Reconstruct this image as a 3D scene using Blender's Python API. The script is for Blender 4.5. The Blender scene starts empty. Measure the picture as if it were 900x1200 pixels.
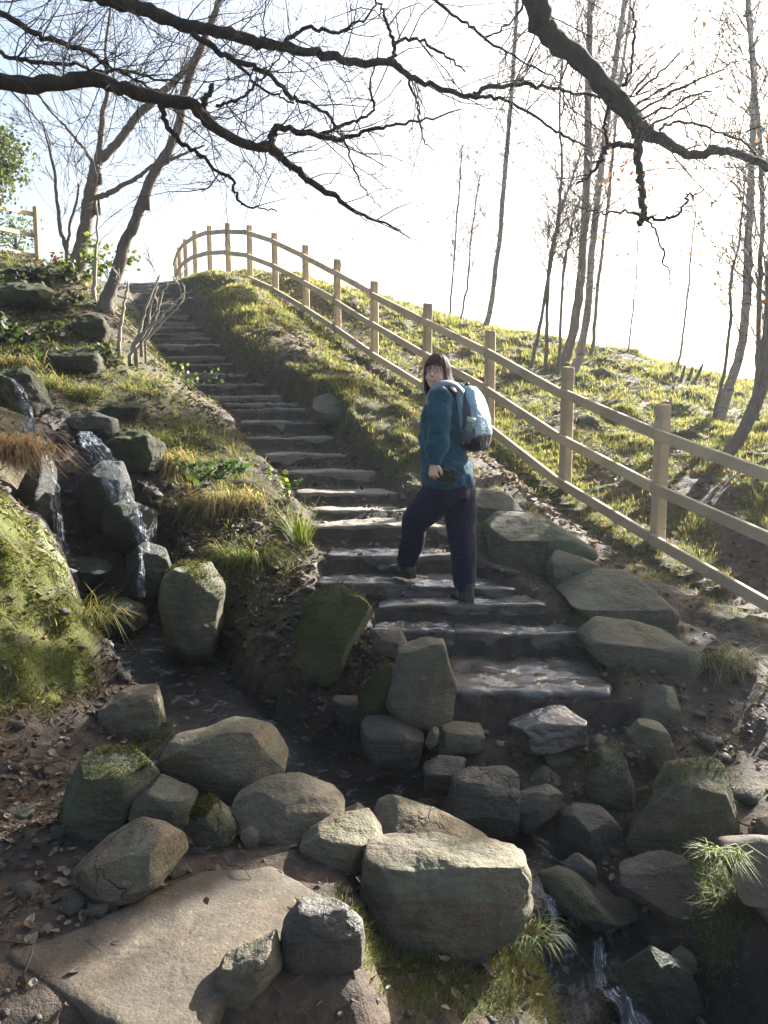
import bpy, bmesh, math, random
import numpy as np
from mathutils import Vector, Matrix

scene = bpy.context.scene
COL = scene.collection
R = math.radians

# ------------------------------------------------------------------ camera
F = 933.0                      # focal length in pixels of the 900x1200 photograph
PITCH = R(-7.0)
EYE = np.array([0.0, 0.0, 1.5])
cam_d = bpy.data.cameras.new("camera")
cam_d.sensor_fit = 'VERTICAL'; cam_d.sensor_height = 36.0; cam_d.lens = F / 1200 * 36.0
cam_d.clip_start = 0.05; cam_d.clip_end = 2000
cam = bpy.data.objects.new("camera", cam_d); COL.objects.link(cam)
cam.location = EYE; cam.rotation_euler = (R(90) + PITCH, 0, 0)
scene.camera = cam

# ------------------------------------------------------------------ light
SUN_AZ, SUN_EL = R(43), R(25)          # azimuth to the right of the view direction
sdir = Vector((math.sin(SUN_AZ) * math.cos(SUN_EL), math.cos(SUN_AZ) * math.cos(SUN_EL), math.sin(SUN_EL)))
world = bpy.data.worlds.new("World"); scene.world = world; world.use_nodes = True
wn = world.node_tree.nodes; wl = world.node_tree.links
sky = wn.new('ShaderNodeTexSky'); sky.sky_type = 'NISHITA'; sky.sun_disc = False
sky.sun_elevation = SUN_EL; sky.sun_rotation = SUN_AZ
sky.dust_density = 5.0; sky.ozone_density = 1.0; sky.air_density = 1.0
wl.new(sky.outputs[0], wn['Background'].inputs[0]); wn['Background'].inputs[1].default_value = 0.052
sun_d = bpy.data.lights.new("sun", 'SUN'); sun_d.energy = 5.0; sun_d.angle = R(0.6); sun_d.color = (1.0, 0.975, 0.925)
sun = bpy.data.objects.new("sun", sun_d); COL.objects.link(sun)
sun.location = sdir * 60; sun.rotation_euler = (-sdir).to_track_quat('-Z', 'Y').to_euler()
scene.view_settings.view_transform = 'Standard'; scene.view_settings.look = 'None'
scene.view_settings.gamma = 1.0; scene.view_settings.exposure = 2.7
scene.view_settings.use_curve_mapping = False
scene.cycles.max_bounces = 6; scene.cycles.diffuse_bounces = 3; scene.cycles.glossy_bounces = 3
scene.cycles.transparent_max_bounces = 12; scene.cycles.transmission_bounces = 4
scene.cycles.caustics_reflective = False; scene.cycles.caustics_refractive = False

# ------------------------------------------------------------------ helpers
cp, sp_ = math.cos(PITCH), math.sin(PITCH)
def P(px, py, Y):
    """the point at distance Y (north of the camera) on the sight line of a photograph pixel"""
    u = (px - 450) / F; v = (600 - py) / F
    dy = cp - v * sp_; dz = sp_ + v * cp
    t = Y / dy
    return np.array([u * t, Y, EYE[2] + dz * t])
def project(X, Y, Z):
    z = Z - EYE[2]
    d = Y * cp + z * sp_; v = -Y * sp_ + z * cp
    d = np.where(d > 0.05, d, 0.05)
    return 450 + F * X / d, 600 - F * v / d

def _hash(ix, iy, iz, seed):
    h = (ix.astype(np.int64) * 374761393 + iy.astype(np.int64) * 668265263 + iz.astype(np.int64) * 2147483647 + seed * 974634777) & 0xFFFFFFFF
    h = ((h ^ (h >> 13)) * 1274126177) & 0xFFFFFFFF
    h = (h ^ (h >> 16)) & 0xFFFFFFFF
    return h.astype(np.float64) / 4294967295.0
def noise3(p, seed=0):
    p = np.asarray(p, float); i = np.floor(p).astype(np.int64); f = p - i; f = f * f * f * (f * (f * 6 - 15) + 10)
    r = 0
    for dx in (0, 1):
        wx = f[:, 0] if dx else 1 - f[:, 0]
        for dy in (0, 1):
            wy = f[:, 1] if dy else 1 - f[:, 1]
            for dz in (0, 1):
                wz = f[:, 2] if dz else 1 - f[:, 2]
                r = r + wx * wy * wz * _hash(i[:, 0] + dx, i[:, 1] + dy, i[:, 2] + dz, seed)
    return r * 2 - 1
def fbm(p, octaves=4, seed=0, gain=0.5):
    p = np.asarray(p, float); a = 1.0; s = 0; t = 0
    for k in range(octaves):
        s = s + a * noise3(p, seed + k); t += a; a *= gain; p = p * 2.03 + 7.1
    return s / t
def fbm2(x, y, octaves=4, seed=0, gain=0.5):
    return fbm(np.stack([np.ravel(x), np.ravel(y), np.zeros(np.size(x)) + 0.37], 1), octaves, seed, gain).reshape(np.shape(x))
def sstep(a, b, x):
    t = np.clip((x - a) / (b - a), 0, 1); return t * t * (3 - 2 * t)

def mesh_np(name, verts, faces_flat, sizes, smooth=True):
    """fast mesh from numpy arrays"""
    me = bpy.data.meshes.new(name)
    verts = np.asarray(verts, np.float32); faces_flat = np.asarray(faces_flat, np.int32); sizes = np.asarray(sizes, np.int32)
    me.vertices.add(len(verts)); me.vertices.foreach_set('co', verts.ravel())
    me.loops.add(len(faces_flat)); me.loops.foreach_set('vertex_index', faces_flat)
    me.polygons.add(len(sizes))
    st = np.concatenate([[0], np.cumsum(sizes)[:-1]]).astype(np.int32)
    me.polygons.foreach_set('loop_start', st); me.polygons.foreach_set('loop_total', sizes)
    me.polygons.foreach_set('use_smooth', np.full(len(sizes), smooth, bool))
    me.update(calc_edges=True); me.validate()
    return me
def link(name, me, mat=None, parent=None, loc=(0, 0, 0)):
    o = bpy.data.objects.new(name, me); COL.objects.link(o)
    o.location = loc
    if mat is not None:
        for m in (mat if isinstance(mat, (list, tuple)) else [mat]): me.materials.append(m)
    if parent is not None:
        o.parent = parent
    return o
def tag(o, label=None, cat=None, group=None, kind=None):
    if label: o['label'] = label
    if cat: o['category'] = cat
    if group: o['group'] = group
    if kind: o['kind'] = kind
    return o
def empty(name, loc, label, cat, group=None):
    o = bpy.data.objects.new(name, None); COL.objects.link(o); o.location = [float(v) for v in loc]; o.empty_display_size = 0.1
    return tag(o, label, cat, group)

class Acc:
    """collects shapes that become ONE mesh"""
    def __init__(self): self.v = []; self.f = []; self.s = []; self.n = 0; self.c = []
    def add(self, verts, faces, col=None):
        verts = np.asarray(verts, float)
        for fc in faces:
            self.f.extend([i + self.n for i in fc]); self.s.append(len(fc))
        self.v.append(verts); self.n += len(verts)
        if col is not None: self.c.append(np.tile(np.asarray(col, float), (len(verts), 1)))
    def tube(self, pts, rads, n=6, cap=True):
        pts = np.asarray(pts, float); m = len(pts)
        if m < 2: return
        t = np.gradient(pts, axis=0); t /= np.linalg.norm(t, axis=1)[:, None] + 1e-9
        ref = np.array([0.31, 0.17, 0.93]);
        if abs(t[0] @ ref) > 0.9: ref = np.array([1.0, 0.2, 0.1])
        u = np.cross(t[0], ref); u /= np.linalg.norm(u) + 1e-9
        ang = np.linspace(0, 2 * np.pi, n, endpoint=False); ca, sa = np.cos(ang), np.sin(ang)
        vs = np.empty((m * n, 3))
        for i in range(m):
            u = u - (u @ t[i]) * t[i]; u /= np.linalg.norm(u) + 1e-9
            w = np.cross(t[i], u)
            vs[i * n:(i + 1) * n] = pts[i] + rads[i] * (ca[:, None] * u + sa[:, None] * w)
        fs = [(i * n + j, i * n + (j + 1) % n, (i + 1) * n + (j + 1) % n, (i + 1) * n + j) for i in range(m - 1) for j in range(n)]
        if cap:
            fs.append(tuple(range(n - 1, -1, -1))); fs.append(tuple((m - 1) * n + j for j in range(n)))
        self.add(vs, fs)
    def mesh(self, name, origin=(0, 0, 0), smooth=True):
        v = np.concatenate(self.v) - np.asarray(origin, float)
        me = mesh_np(name, v, self.f, self.s, smooth)
        return me
    def build(self, name, mat, parent=None, origin=(0, 0, 0), smooth=True):
        """verts are world coordinates; origin = where the object's own origin goes"""
        o = link(name, self.mesh(name, origin, smooth), mat)
        if parent is not None:
            o.parent = parent
            pl = np.array(parent.matrix_basis.translation)
            if parent.parent is not None: pl = pl + np.array(parent.parent.matrix_basis.translation)
            o.location = np.asarray(origin, float) - pl
        else:
            o.location = np.asarray(origin, float)
        return o
def spline(pts, k=5):
    """Catmull-Rom through rows of pts (any number of columns)"""
    p = np.asarray(pts, float)
    if len(p) < 3: 
        return np.array([p[0] + (p[-1] - p[0]) * t for t in np.linspace(0, 1, k + 1)])
    q = np.vstack([2 * p[0] - p[1], p, 2 * p[-1] - p[-2]]); out = []
    for i in range(1, len(q) - 2):
        for t in np.linspace(0, 1, k, endpoint=False):
            a, b, c, d = q[i - 1], q[i], q[i + 1], q[i + 2]
            out.append(0.5 * ((2 * b) + (-a + c) * t + (2 * a - 5 * b + 4 * c - d) * t * t + (-a + 3 * b - 3 * c + d) * t ** 3))
    out.append(p[-1]); return np.array(out)

# ------------------------------------------------------------------ materials
class NT:
    def __init__(self, name):
        self.m = bpy.data.materials.new(name); self.m.use_nodes = True
        self.t = self.m.node_tree; self.N = self.t.nodes; self.L = self.t.links
        self.b = self.N['Principled BSDF']; self.out = self.N['Material Output']
    def node(self, typ, **kw):
        n = self.N.new(typ)
        for k, v in kw.items(): setattr(n, k, v)
        return n
    def set(self, sock, v):
        if hasattr(v, 'is_output') : self.L.new(v, sock)
        elif isinstance(v, (tuple, list)): sock.default_value = tuple(v) + ((1,) if len(v) == 3 and len(sock.default_value) == 4 else ())
        else: sock.default_value = v
    def coord(self, kind='Object'):
        return self.node('ShaderNodeTexCoord').outputs[kind]
    def mapping(self, vec, scale):
        n = self.node('ShaderNodeMapping'); self.L.new(vec, n.inputs[0]); n.inputs['Scale'].default_value = scale; return n.outputs[0]
    def noise(self, vec, scale, detail=5, rough=0.6, out=0, dist=0.0):
        n = self.node('ShaderNodeTexNoise'); self.L.new(vec, n.inputs['Vector'])
        n.inputs['Scale'].default_value = scale; n.inputs['Detail'].default_value = detail; n.inputs['Roughness'].default_value = rough
        n.inputs['Distortion'].default_value = dist
        return n.outputs[out]
    def voronoi(self, vec, scale, feature='F1'):
        n = self.node('ShaderNodeTexVoronoi', feature=feature); self.L.new(vec, n.inputs['Vector']); n.inputs['Scale'].default_value = scale
        return n.outputs[0]
    def ramp(self, fac, stops, interp='LINEAR'):
        n = self.node('ShaderNodeValToRGB'); self.L.new(fac, n.inputs[0]); cr = n.color_ramp; cr.interpolation = interp
        while len(cr.elements) < len(stops): cr.elements.new(0.5)
        for e, (p, c) in zip(cr.elements, stops):
            e.position = p; e.color = (c if isinstance(c, (tuple, list)) else (c, c, c)) + (1,) if not (isinstance(c, (tuple, list)) and len(c) == 4) else c
        return n.outputs[0]
    def mix(self, fac, a, b, mode='MIX'):
        n = self.node('ShaderNodeMix', data_type='RGBA', blend_type=mode)
        self.set(n.inputs[0], fac); self.set(n.inputs[6], a); self.set(n.inputs[7], b); return n.outputs[2]
    def math(self, op, a, b=0.0, clamp=False):
        n = self.node('ShaderNodeMath', operation=op, use_clamp=clamp); self.set(n.inputs[0], a); self.set(n.inputs[1], b); return n.outputs[0]
    def attr(self, name, out='Fac'):
        n = self.node('ShaderNodeAttribute', attribute_name=name); return n.outputs[out]
    def rnd(self):
        return self.node('ShaderNodeObjectInfo').outputs['Random']
    def bump(self, h, strength=0.5, dist=0.02, normal=None):
        n = self.node('ShaderNodeBump'); self.L.new(h, n.inputs['Height']); n.inputs['Strength'].default_value = strength; n.inputs['Distance'].default_value = dist
        if normal is not None: self.L.new(normal, n.inputs['Normal'])
        return n.outputs[0]
    def up(self):
        g = self.node('ShaderNodeNewGeometry'); s = self.node('ShaderNodeSeparateXYZ'); self.L.new(g.outputs['Normal'], s.inputs[0]); return s.outputs[2]
    def done(self, color=None, rough=None, normal=None, spec=None):
        if color is not None: self.set(self.b.inputs['Base Color'], color)
        if rough is not None: self.set(self.b.inputs['Roughness'], rough)
        if normal is not None: self.L.new(normal, self.b.inputs['Normal'])
        if spec is not None: self.set(self.b.inputs['Specular IOR Level'], spec)
        return self.m

def m_stone(name, c1, c2, moss=0.3, wet=0.0, moss_col=(0.052, 0.060, 0.016), lichen=0.35, bs=0.022):
    t = NT(name); w = t.coord('Object'); 
    r = t.rnd()
    off = t.node('ShaderNodeVectorMath', operation='ADD'); t.L.new(w, off.inputs[0])
    cmb = t.node('ShaderNodeCombineXYZ'); k = t.math('MULTIPLY', r, 40.0); [t.L.new(k, cmb.inputs[i]) for i in range(3)]
    t.L.new(cmb.outputs[0], off.inputs[1]); v = off.outputs[0]
    n1 = t.noise(t.mapping(v, (1, 1, 2.2)), 3.0, 7, 0.68, dist=.5); n2 = t.noise(v, 16.0, 6, 0.7); n3 = t.noise(v, 110.0, 3, 0.6)
    base = t.mix(t.ramp(n1, [(0.3, 0.0), (0.7, 1.0)]), c1, c2)
    hue = t.ramp(r, [(0.0, (1.0, 0.86, 0.72)), (.35, (0.92, 0.95, 0.86)), (.7, (1.08, 1.0, 0.9)), (1.0, (0.85, 0.82, 0.80))]); base = t.mix(1.0, base, hue, 'MULTIPLY')
    base = t.mix(t.ramp(n2, [(0.42, 0.0), (0.75, 0.7)]), base, tuple(x * 0.45 for x in c1))
    stn = t.noise(v, 1.7, 4, 0.6); base = t.mix(t.ramp(stn, [(0.52, 0.0), (0.68, 0.55)]), base, (c2[0] * 1.0, c2[1] * .78, c2[2] * .55))
    base = t.mix(t.ramp(n3, [(0.35, 0.55), (0.6, 0.0)]), base, tuple(x * 0.5 for x in c1))
    # pale green lichen film
    ln = t.noise(v, 5.0, 5, 0.7, dist=0.6)
    lf = t.math('MULTIPLY', t.ramp(ln, [(0.47, 0.0), (0.62, 1.0)]), lichen)
    lk = min(1, c2[1] / .13); base = t.mix(lf, base, (0.115 * lk, 0.135 * lk, 0.085 * lk))
    sp = t.noise(v, 38.0, 2, 0.5); base = t.mix(t.math('MULTIPLY', t.ramp(sp, [(0.68, 0.0), (0.72, 1.0)]), 0.4), base, (0.26 * lk, 0.25 * lk, 0.21 * lk))
    # moss where the surface faces up
    mn = t.noise(v, 4.2, 6, 0.75, dist=0.4)
    mf = t.math('ADD', t.math('MULTIPLY', t.up(), 0.22), mn)
    th = 0.98 - 0.5 * moss
    mfac = t.ramp(mf, [(max(0.01, th - 0.10), 0.0), (min(0.99, th + 0.04), 1.0)])
    mc = t.mix(t.noise(v, 60.0, 3, 0.7), tuple(x * 0.55 for x in moss_col), tuple(min(1, x * 1.75) for x in moss_col))
    base = t.mix(mfac, base, mc)
    lay = t.noise(t.mapping(v, (2.5, 2.5, 16)), 1.6, 5, 0.65, dist=.8)
    base = t.mix(t.ramp(lay, [(0.40, 0.45), (0.52, 0.0)]), base, tuple(x * 0.6 for x in c1))
    h = t.math('ADD', t.math('ADD', t.math('MULTIPLY', n2, 0.8), t.math('MULTIPLY', n1, 0.9)), t.math('ADD', t.math('MULTIPLY', n3, 0.35), t.math('MULTIPLY', lay, .8)))
    h = t.math('ADD', h, t.math('MULTIPLY', mfac, t.math('MULTIPLY', t.noise(v, 150.0, 2, 0.6), 0.9)))
    
    cv = t.node('ShaderNodeVectorMath', operation='ADD'); t.L.new(v, cv.inputs[0]); dn = t.noise(v, 3.5, 4, .6, out=1); sc_ = t.node('ShaderNodeVectorMath', operation='SCALE'); t.L.new(dn, sc_.inputs[0]); sc_.inputs[3].default_value = .45; t.L.new(sc_.outputs[0], cv.inputs[1])
    cr_ = t.ramp(t.voronoi(cv.outputs[0], 2.6, 'DISTANCE_TO_EDGE'), [(0.0, 1.0), (0.013, 0.0)]); cr_ = t.math('MULTIPLY', cr_, t.ramp(t.noise(v, 2.2, 2), [(.55, 0.0), (.64, .8)]))
    base = t.mix(t.math('MULTIPLY', cr_, .8), base, (0.018, 0.015, 0.012)); h = t.math('SUBTRACT', h, t.math('MULTIPLY', cr_, .9))
    if wet > 0:
        wf = t.math('MULTIPLY', t.ramp(t.noise(v, 5.0, 5, 0.7), [(0.42, 1.0), (0.66, 0.15)]), wet)
        base = t.mix(wf, base, t.mix(1.0, base, (0.5, 0.5, 0.52), 'MULTIPLY'))
        rough = t.math('SUBTRACT', 0.86, t.math('MULTIPLY', wf, 0.74))
        if wet > .8:
            t.L.new(t.math('MULTIPLY', wf, .9), t.b.inputs['Coat Weight']); t.b.inputs['Coat Roughness'].default_value = .10
    else:
        rough = 0.88
    return t.done(base, rough, t.bump(h, 0.85, bs), 0.5 if wet > 0 else 0.25)

M = {}
M['stone'] = m_stone('gritstone', (0.125, 0.108, 0.080), (0.205, 0.178, 0.135), 0.14, 0, lichen=0.55)
M['stone_moss'] = m_stone('gritstone_mossy', (0.085, 0.08, 0.058), (0.14, 0.13, 0.095), 0.50, 0, lichen=0.7)
M['kerb'] = m_stone('gritstone_lichened', (0.115, 0.105, 0.078), (0.19, 0.175, 0.135), 0.25, 0, lichen=0.9)
M['stone_green'] = m_stone('gritstone_moss_covered', (0.09, 0.09, 0.055), (0.13, 0.125, 0.08), 1.0, 0, (0.058, 0.068, 0.022), 0.8)
M['bank_rock'] = m_stone('bank_rock', (0.045, 0.042, 0.032), (0.085, 0.078, 0.058), 0.75, 0, (0.036, 0.042, 0.012), 0.5)  # mossy gritstone with the shade of the left bank put into its colour
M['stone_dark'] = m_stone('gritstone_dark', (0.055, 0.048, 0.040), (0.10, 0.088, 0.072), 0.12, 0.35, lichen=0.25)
M['stone_wet_shade'] = m_stone('gritstone_wet_shade', (0.012, 0.011, 0.010), (0.026, 0.023, 0.020), 0.6, 0.2, (0.025, 0.034, 0.009), 0.2)  # wet stone, darkened further to paint in the gully's deep shade
M['step'] = m_stone('step_stone', (0.25, 0.215, 0.17), (0.38, 0.335, 0.27), 0.06, 0.12, lichen=0.3)
M['step_wet'] = m_stone('step_stone_wet', (0.10, 0.088, 0.075), (0.18, 0.155, 0.13), 0.0, 1.0, lichen=0.1, bs=.009)
M['slab'] = m_stone('paving_slab', (0.085, 0.073, 0.058), (0.15, 0.128, 0.10), 0.0, 0, lichen=0.05, bs=0.007)

def m_wood(name, c1, c2, vert):
    t = NT(name); w = t.coord('Object')
    s = (30, 30, 1.2) if vert else (3, 3, 30)
    g = t.noise(t.mapping(w, s), 3.0, 5, 0.6, dist=0.5); n = t.noise(w, 3.0, 4)
    c = t.mix(g, c1, c2); c = t.mix(t.ramp(n, [(0.45, 0.0), (0.75, 0.5)]), c, tuple(x * 0.55 for x in c1))
    kn = t.voronoi(t.mapping(w, (4, 4, 4)), 1.6); c = t.mix(t.ramp(kn, [(0.05, 0.8), (0.11, 0.0)]), c, tuple(x * 0.35 for x in c1))
    r = t.rnd(); c = t.mix(1.0, c, t.ramp(r, [(0, (.95, .92, .88)), (.5, (1.15, 1.1, 1.02)), (1, (1.3, 1.24, 1.14))]), 'MULTIPLY'); wn_ = t.noise(w, 1.3, 4); c = t.mix(t.ramp(wn_, [(.5, 0.0), (.75, .35)]), c, (.30, .27, .22))
    return t.done(c, 0.8, t.bump(g, 0.6, 0.006), 0.3)
M['post'] = m_wood('fence_post_wood', (0.36, 0.285, 0.185), (0.47, 0.385, 0.26), True)
M['rail'] = m_wood('fence_rail_wood', (0.37, 0.295, 0.19), (0.49, 0.40, 0.27), False)

def m_bark(name, c1, c2, birch=False):
    t = NT(name); w = t.coord('Object')
    n = t.noise(t.mapping(w, (14, 14, 3)), 2.0, 6, 0.7); c = t.mix(t.ramp(n, [(0.3, 0.0), (0.7, 1.0)]), c1, c2)
    if birch:
        b = t.noise(t.mapping(w, (3, 3, 22)), 1.0, 4, 0.6); c = t.mix(t.ramp(b, [(0.54, 0.0), (0.64, 0.6)]), c, (0.03, 0.026, 0.024))
    g = t.noise(w, 2.5, 4); c = t.mix(t.ramp(g, [(0.5, 0.0), (0.72, 0.45)]), c, (0.075, 0.08, 0.04))
    return t.done(c, 0.9, t.bump(n, 0.9, 0.02), 0.15)
M['bark_oak'] = m_bark('oak_bark', (0.026, 0.022, 0.020), (0.06, 0.05, 0.043))
M['bark'] = m_bark('tree_bark', (0.10, 0.083, 0.07), (0.19, 0.16, 0.135))
M['bark_birch'] = m_bark('birch_bark', (0.20, 0.17, 0.145), (0.34, 0.30, 0.265), True)
M['bark_pale'] = m_bark('sapling_bark', (0.26, 0.22, 0.17), (0.40, 0.35, 0.28))  # paleness partly paints the backlit rim on the thin stems

def m_leaf(name, col_attr=True, col=(0.1, 0.15, 0.03), trans=0.45, rough=0.6, spec=0.3):
    t = NT(name)
    c = t.attr('tint', 'Color') if col_attr else None
    if c is None:
        c = t.mix(t.noise(t.coord('Object'), 9.0, 2), tuple(x * 0.6 for x in col), tuple(x * 1.4 for x in col))
    t.set(t.b.inputs['Base Color'], c); t.b.inputs['Roughness'].default_value = rough; t.b.inputs['Specular IOR Level'].default_value = spec
    tr = t.node('ShaderNodeBsdfTranslucent'); t.L.new(t.mix(1.0, c, (1.25, 1.2, 0.8), 'MULTIPLY'), tr.inputs[0])
    mx = t.node('ShaderNodeMixShader'); mx.inputs[0].default_value = trans
    t.L.new(t.b.outputs[0], mx.inputs[1]); t.L.new(tr.outputs[0], mx.inputs[2]); t.L.new(mx.outputs[0], t.out.inputs[0])
    return t.m
M['grass'] = m_leaf('grass_blade', trans=0.55)
M['moss'] = m_leaf('moss_blade', trans=0.45, spec=0.1, rough=0.9)
M['litter'] = m_leaf('leaf_litter', trans=0.2, spec=0.25, rough=0.7)
M['leaf'] = m_leaf('leaf', trans=0.4)
M['twig'] = NT('twig_wood').done((0.06, 0.047, 0.036), 0.85, None, 0.2)

# ------------------------------------------------------------------ hazy winter air; its density also imitates the veil of glare
def haze_box(dens):
    x0, x1, y0, y1, z0, z1 = -640, 640, -420, 640, -14, 14.5
    vs = [(x, y, z) for x in (x0, x1) for y in (y0, y1) for z in (z0, z1)]
    fs = [(0, 1, 3, 2), (4, 6, 7, 5), (0, 4, 5, 1), (2, 3, 7, 6), (0, 2, 6, 4), (1, 5, 7, 3)]
    me = bpy.data.meshes.new('haze'); me.from_pydata(vs, [], fs); o = bpy.data.objects.new('haze', me); COL.objects.link(o); o['kind'] = 'stuff'
    m = bpy.data.materials.new('haze'); m.use_nodes = True; n = m.node_tree.nodes; n.clear()
    out = n.new('ShaderNodeOutputMaterial'); v = n.new('ShaderNodeVolumePrincipled'); v.inputs['Color'].default_value = (.80, .90, 1, 1); v.inputs['Density'].default_value = dens; v.inputs['Anisotropy'].default_value = .62
    m.node_tree.links.new(v.outputs[0], out.inputs['Volume']); me.materials.append(m)
haze_box(0.0009)
scene.cycles.volume_bounces = 0
# ------------------------------------------------------------------ terrain
# every step: front edge pixel row, left and right end, (photograph), distance
STEPS = [(812, 532, 726, 4.10), (741, 436, 690, 4.75), (711, 443, 642, 5.02), (686, 374, 607, 5.32), (652, 383, 532, 5.75),
         (615, 364, 545, 6.2), (597, 364, 520, 6.62), (577, 345, 466, 7.0), (553, 332, 440, 7.5), (532, 308, 408, 8.03),
         (512, 285, 390, 8.56), (494, 281, 384, 9.12), (480, 270, 358, 9.62), (472, 262, 350, 9.95), (464, 244, 332, 10.3), (450, 222, 311, 10.9),
         (437, 208, 290, 11.5), (425, 198, 273, 12.2), (418, 188, 265, 12.75), (403, 179, 259, 13.6), (396, 172, 247, 14.2), (390, 170, 240, 14.8),
         (383, 169, 236, 15.5), (377, 167, 230, 16.1), (370, 165, 222, 16.9), (363, 163, 215, 17.7), (356, 161, 210, 18.6),
         (349, 158, 205, 19.5), (343, 155, 200, 20.5), (338, 152, 196, 21.5), (334, 150, 192, 22.4)]
ST = []
for (py, l, r, Y) in STEPS:
    a, b = P(l, py, Y), P(r, py, Y); ST.append((Y, a[0], b[0], a[2]))
ST = np.array(ST)

CTRL_PX = [  # px, py, distance
 (100,1150,2.1),(300,1000,2.75),(200,1080,2.35),(40,960,2.9),(20,860,3.5),(100,830,3.85),(10,1120,2.2),(60,900,3.2),
 (350,1150,2.15),(450,1170,2.15),(560,1150,2.3),(620,1120,2.42),(650,1190,2.28),(240,950,3.05),(380,1030,2.65),(320,980,2.9),
 (180,790,4.9),(260,850,4.2),(350,905,3.8),(440,935,3.6),(500,960,3.45),(600,1005,3.2),(660,1062,2.95),(700,1120,2.75),(740,1195,2.55),(800,1150,2.65),
 (860,1000,3.05),(880,1080,2.6),(850,880,3.85),(880,800,4.35),(830,965,3.25),(890,950,3.3),
 (800,720,5.25),(880,740,4.95),(780,640,6.9),(890,690,5.6),(840,650,6.4),(895,600,7.5),(830,770,4.6),
 (560,905,3.68),(680,905,3.75),(620,870,3.9),(750,860,3.95),(640,960,3.4),(760,960,3.35),
 (700,705,5.25),(625,650,6.1),(585,600,6.9),(650,590,7.3),(620,560,7.9),(700,650,6.5),(600,520,9.0),(452,548,7.9),(470,480,9.7),(400,480,9.5),
 (350,440,11.0),(430,440,11.5),(318,420,12.0),(258,360,15.6),(285,385,14.0),(350,380,14.2),(300,345,16.4),(222,337,18.0),(250,325,20),(400,415,12.8),
 (777,640,7.0),(666,562,8.4),(575,500,9.9),(501,455,11.4),(439,422,13.0),(395,394,14.3),(358,358,15.4),(322,339,16.5),(292,329,17.6),(267,322,18.8),(245,321,20),(228,323,21.4),(210,329,24),
 (700,408,15),(800,437,14),(890,452,13.5),(600,390,16.5),(520,370,17.5),(430,347,18.5),(350,331,20),
 (720,480,11),(850,540,9),(800,500,10.5),(640,450,12.5),(880,580,7.8),(560,440,12.8),
 (130,400,9.8),(180,445,8.9),(230,495,8.1),(285,545,7.3),(335,590,6.5),(352,640,5.9),(358,680,5.4),
 (300,650,5.7),(320,720,5.0),(335,800,4.5),(290,800,4.6),(250,600,6.25),(215,660,5.65),(230,560,6.7),(170,520,7.2),(120,475,7.8),(60,430,8.5),(420,790,4.5),(410,860,4.05),
 (130,535,6.55),(60,505,7.0),(140,690,5.65),(80,660,5.8),(205,720,5.4),(185,630,6.05),(30,460,7.6),(120,600,6.1),(60,600,6.1),
 (10,600,4.6),(60,690,4.2),(100,745,4.1),(120,790,4.05),(30,760,3.8),(60,815,3.75),(0,690,4.1),(-60,640,4.0),(45,640,4.6),
 (8,565,5.4),(5,490,6.5),(60,380,9.5),(20,350,10.5),(40,314,12.5),(95,312,13),(125,358,10.5),(110,342,11.5),(143,340,19),(140,370,12.5),(100,321,20),(150,395,11.0),(20,400,8.9)]
CTRL_W = [(-5,6,2.4),(-7,10,4.1),(-4.2,3,1.1),(-3.2,2,.45),(-9,16,5.0),(-11,22,5.2),(0,-3,0),(-4,-3,.3),(4,-3,-1.3),(1.5,1.5,-.75),(2.2,.4,-1.0),(4.5,3.5,.3),(3.6,5,.35),(5.5,6.5,.65),(8.5,9.5,1.2),(3.0,2.0,-.2),
 (0,27,4.0),(-6,31,4.9),(5,22,1.9),(9,18,1.1),(12,14,1.2),(3,32,2.0),(-14,32,5),(-2.0,1.0,0.1),(-.6,.6,-.02)]
pts = [P(*c) for c in CTRL_PX] + [np.array(c, float) for c in CTRL_W]
for (Y, xl, xr, z) in ST: pts += [np.array([xl, Y, z]), np.array([xr, Y, z])]
pts = np.array(pts)
def tps_fit(xy, z, lam=0.02):
    n = len(xy); d2 = ((xy[:, None] - xy[None]) ** 2).sum(-1)
    K = 0.5 * d2 * np.log(d2 + 1e-9); K[np.diag_indices(n)] += lam
    A = np.zeros((n + 3, n + 3)); A[:n, :n] = K; A[:n, n] = 1; A[:n, n + 1:] = xy; A[n, :n] = 1; A[n + 1:, :n] = xy.T
    s = np.linalg.solve(A, np.concatenate([z, [0, 0, 0]])); return s
_sc = 5.0
TPS = tps_fit(pts[:, :2] / _sc, pts[:, 2], 0.004)
def tps(x, y):
    out = np.empty(len(x))
    for i in range(0, len(x), 20000):
        q = np.stack([x[i:i + 20000], y[i:i + 20000]], 1) / _sc
        d2 = ((q[:, None, :] - (pts[:, :2] / _sc)[None]) ** 2).sum(-1)
        out[i:i + 20000] = (0.5 * d2 * np.log(d2 + 1e-9)) @ TPS[:-3] + TPS[-3] + q @ TPS[-2:]
    return out

STREAM = [(150, 735, 5.3, .30), (185, 772, 5.0, .42), (215, 812, 4.6, .34), (262, 852, 4.2, .30), (335, 900, 3.85, .36), (430, 930, 3.62, .42), (505, 962, 3.42, .30),
          (575, 995, 3.22, .24), (627, 1030, 3.05, .22), (665, 1066, 2.92, .22), (692, 1108, 2.8, .18), (706, 1155, 2.66, .24), (735, 1200, 2.56, .30), (775, 1270, 2.4, .35)]
SW = np.array([list(P(a, b, c)) + [w] for a, b, c, w in STREAM])
SWs = spline(SW, 12)

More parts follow.
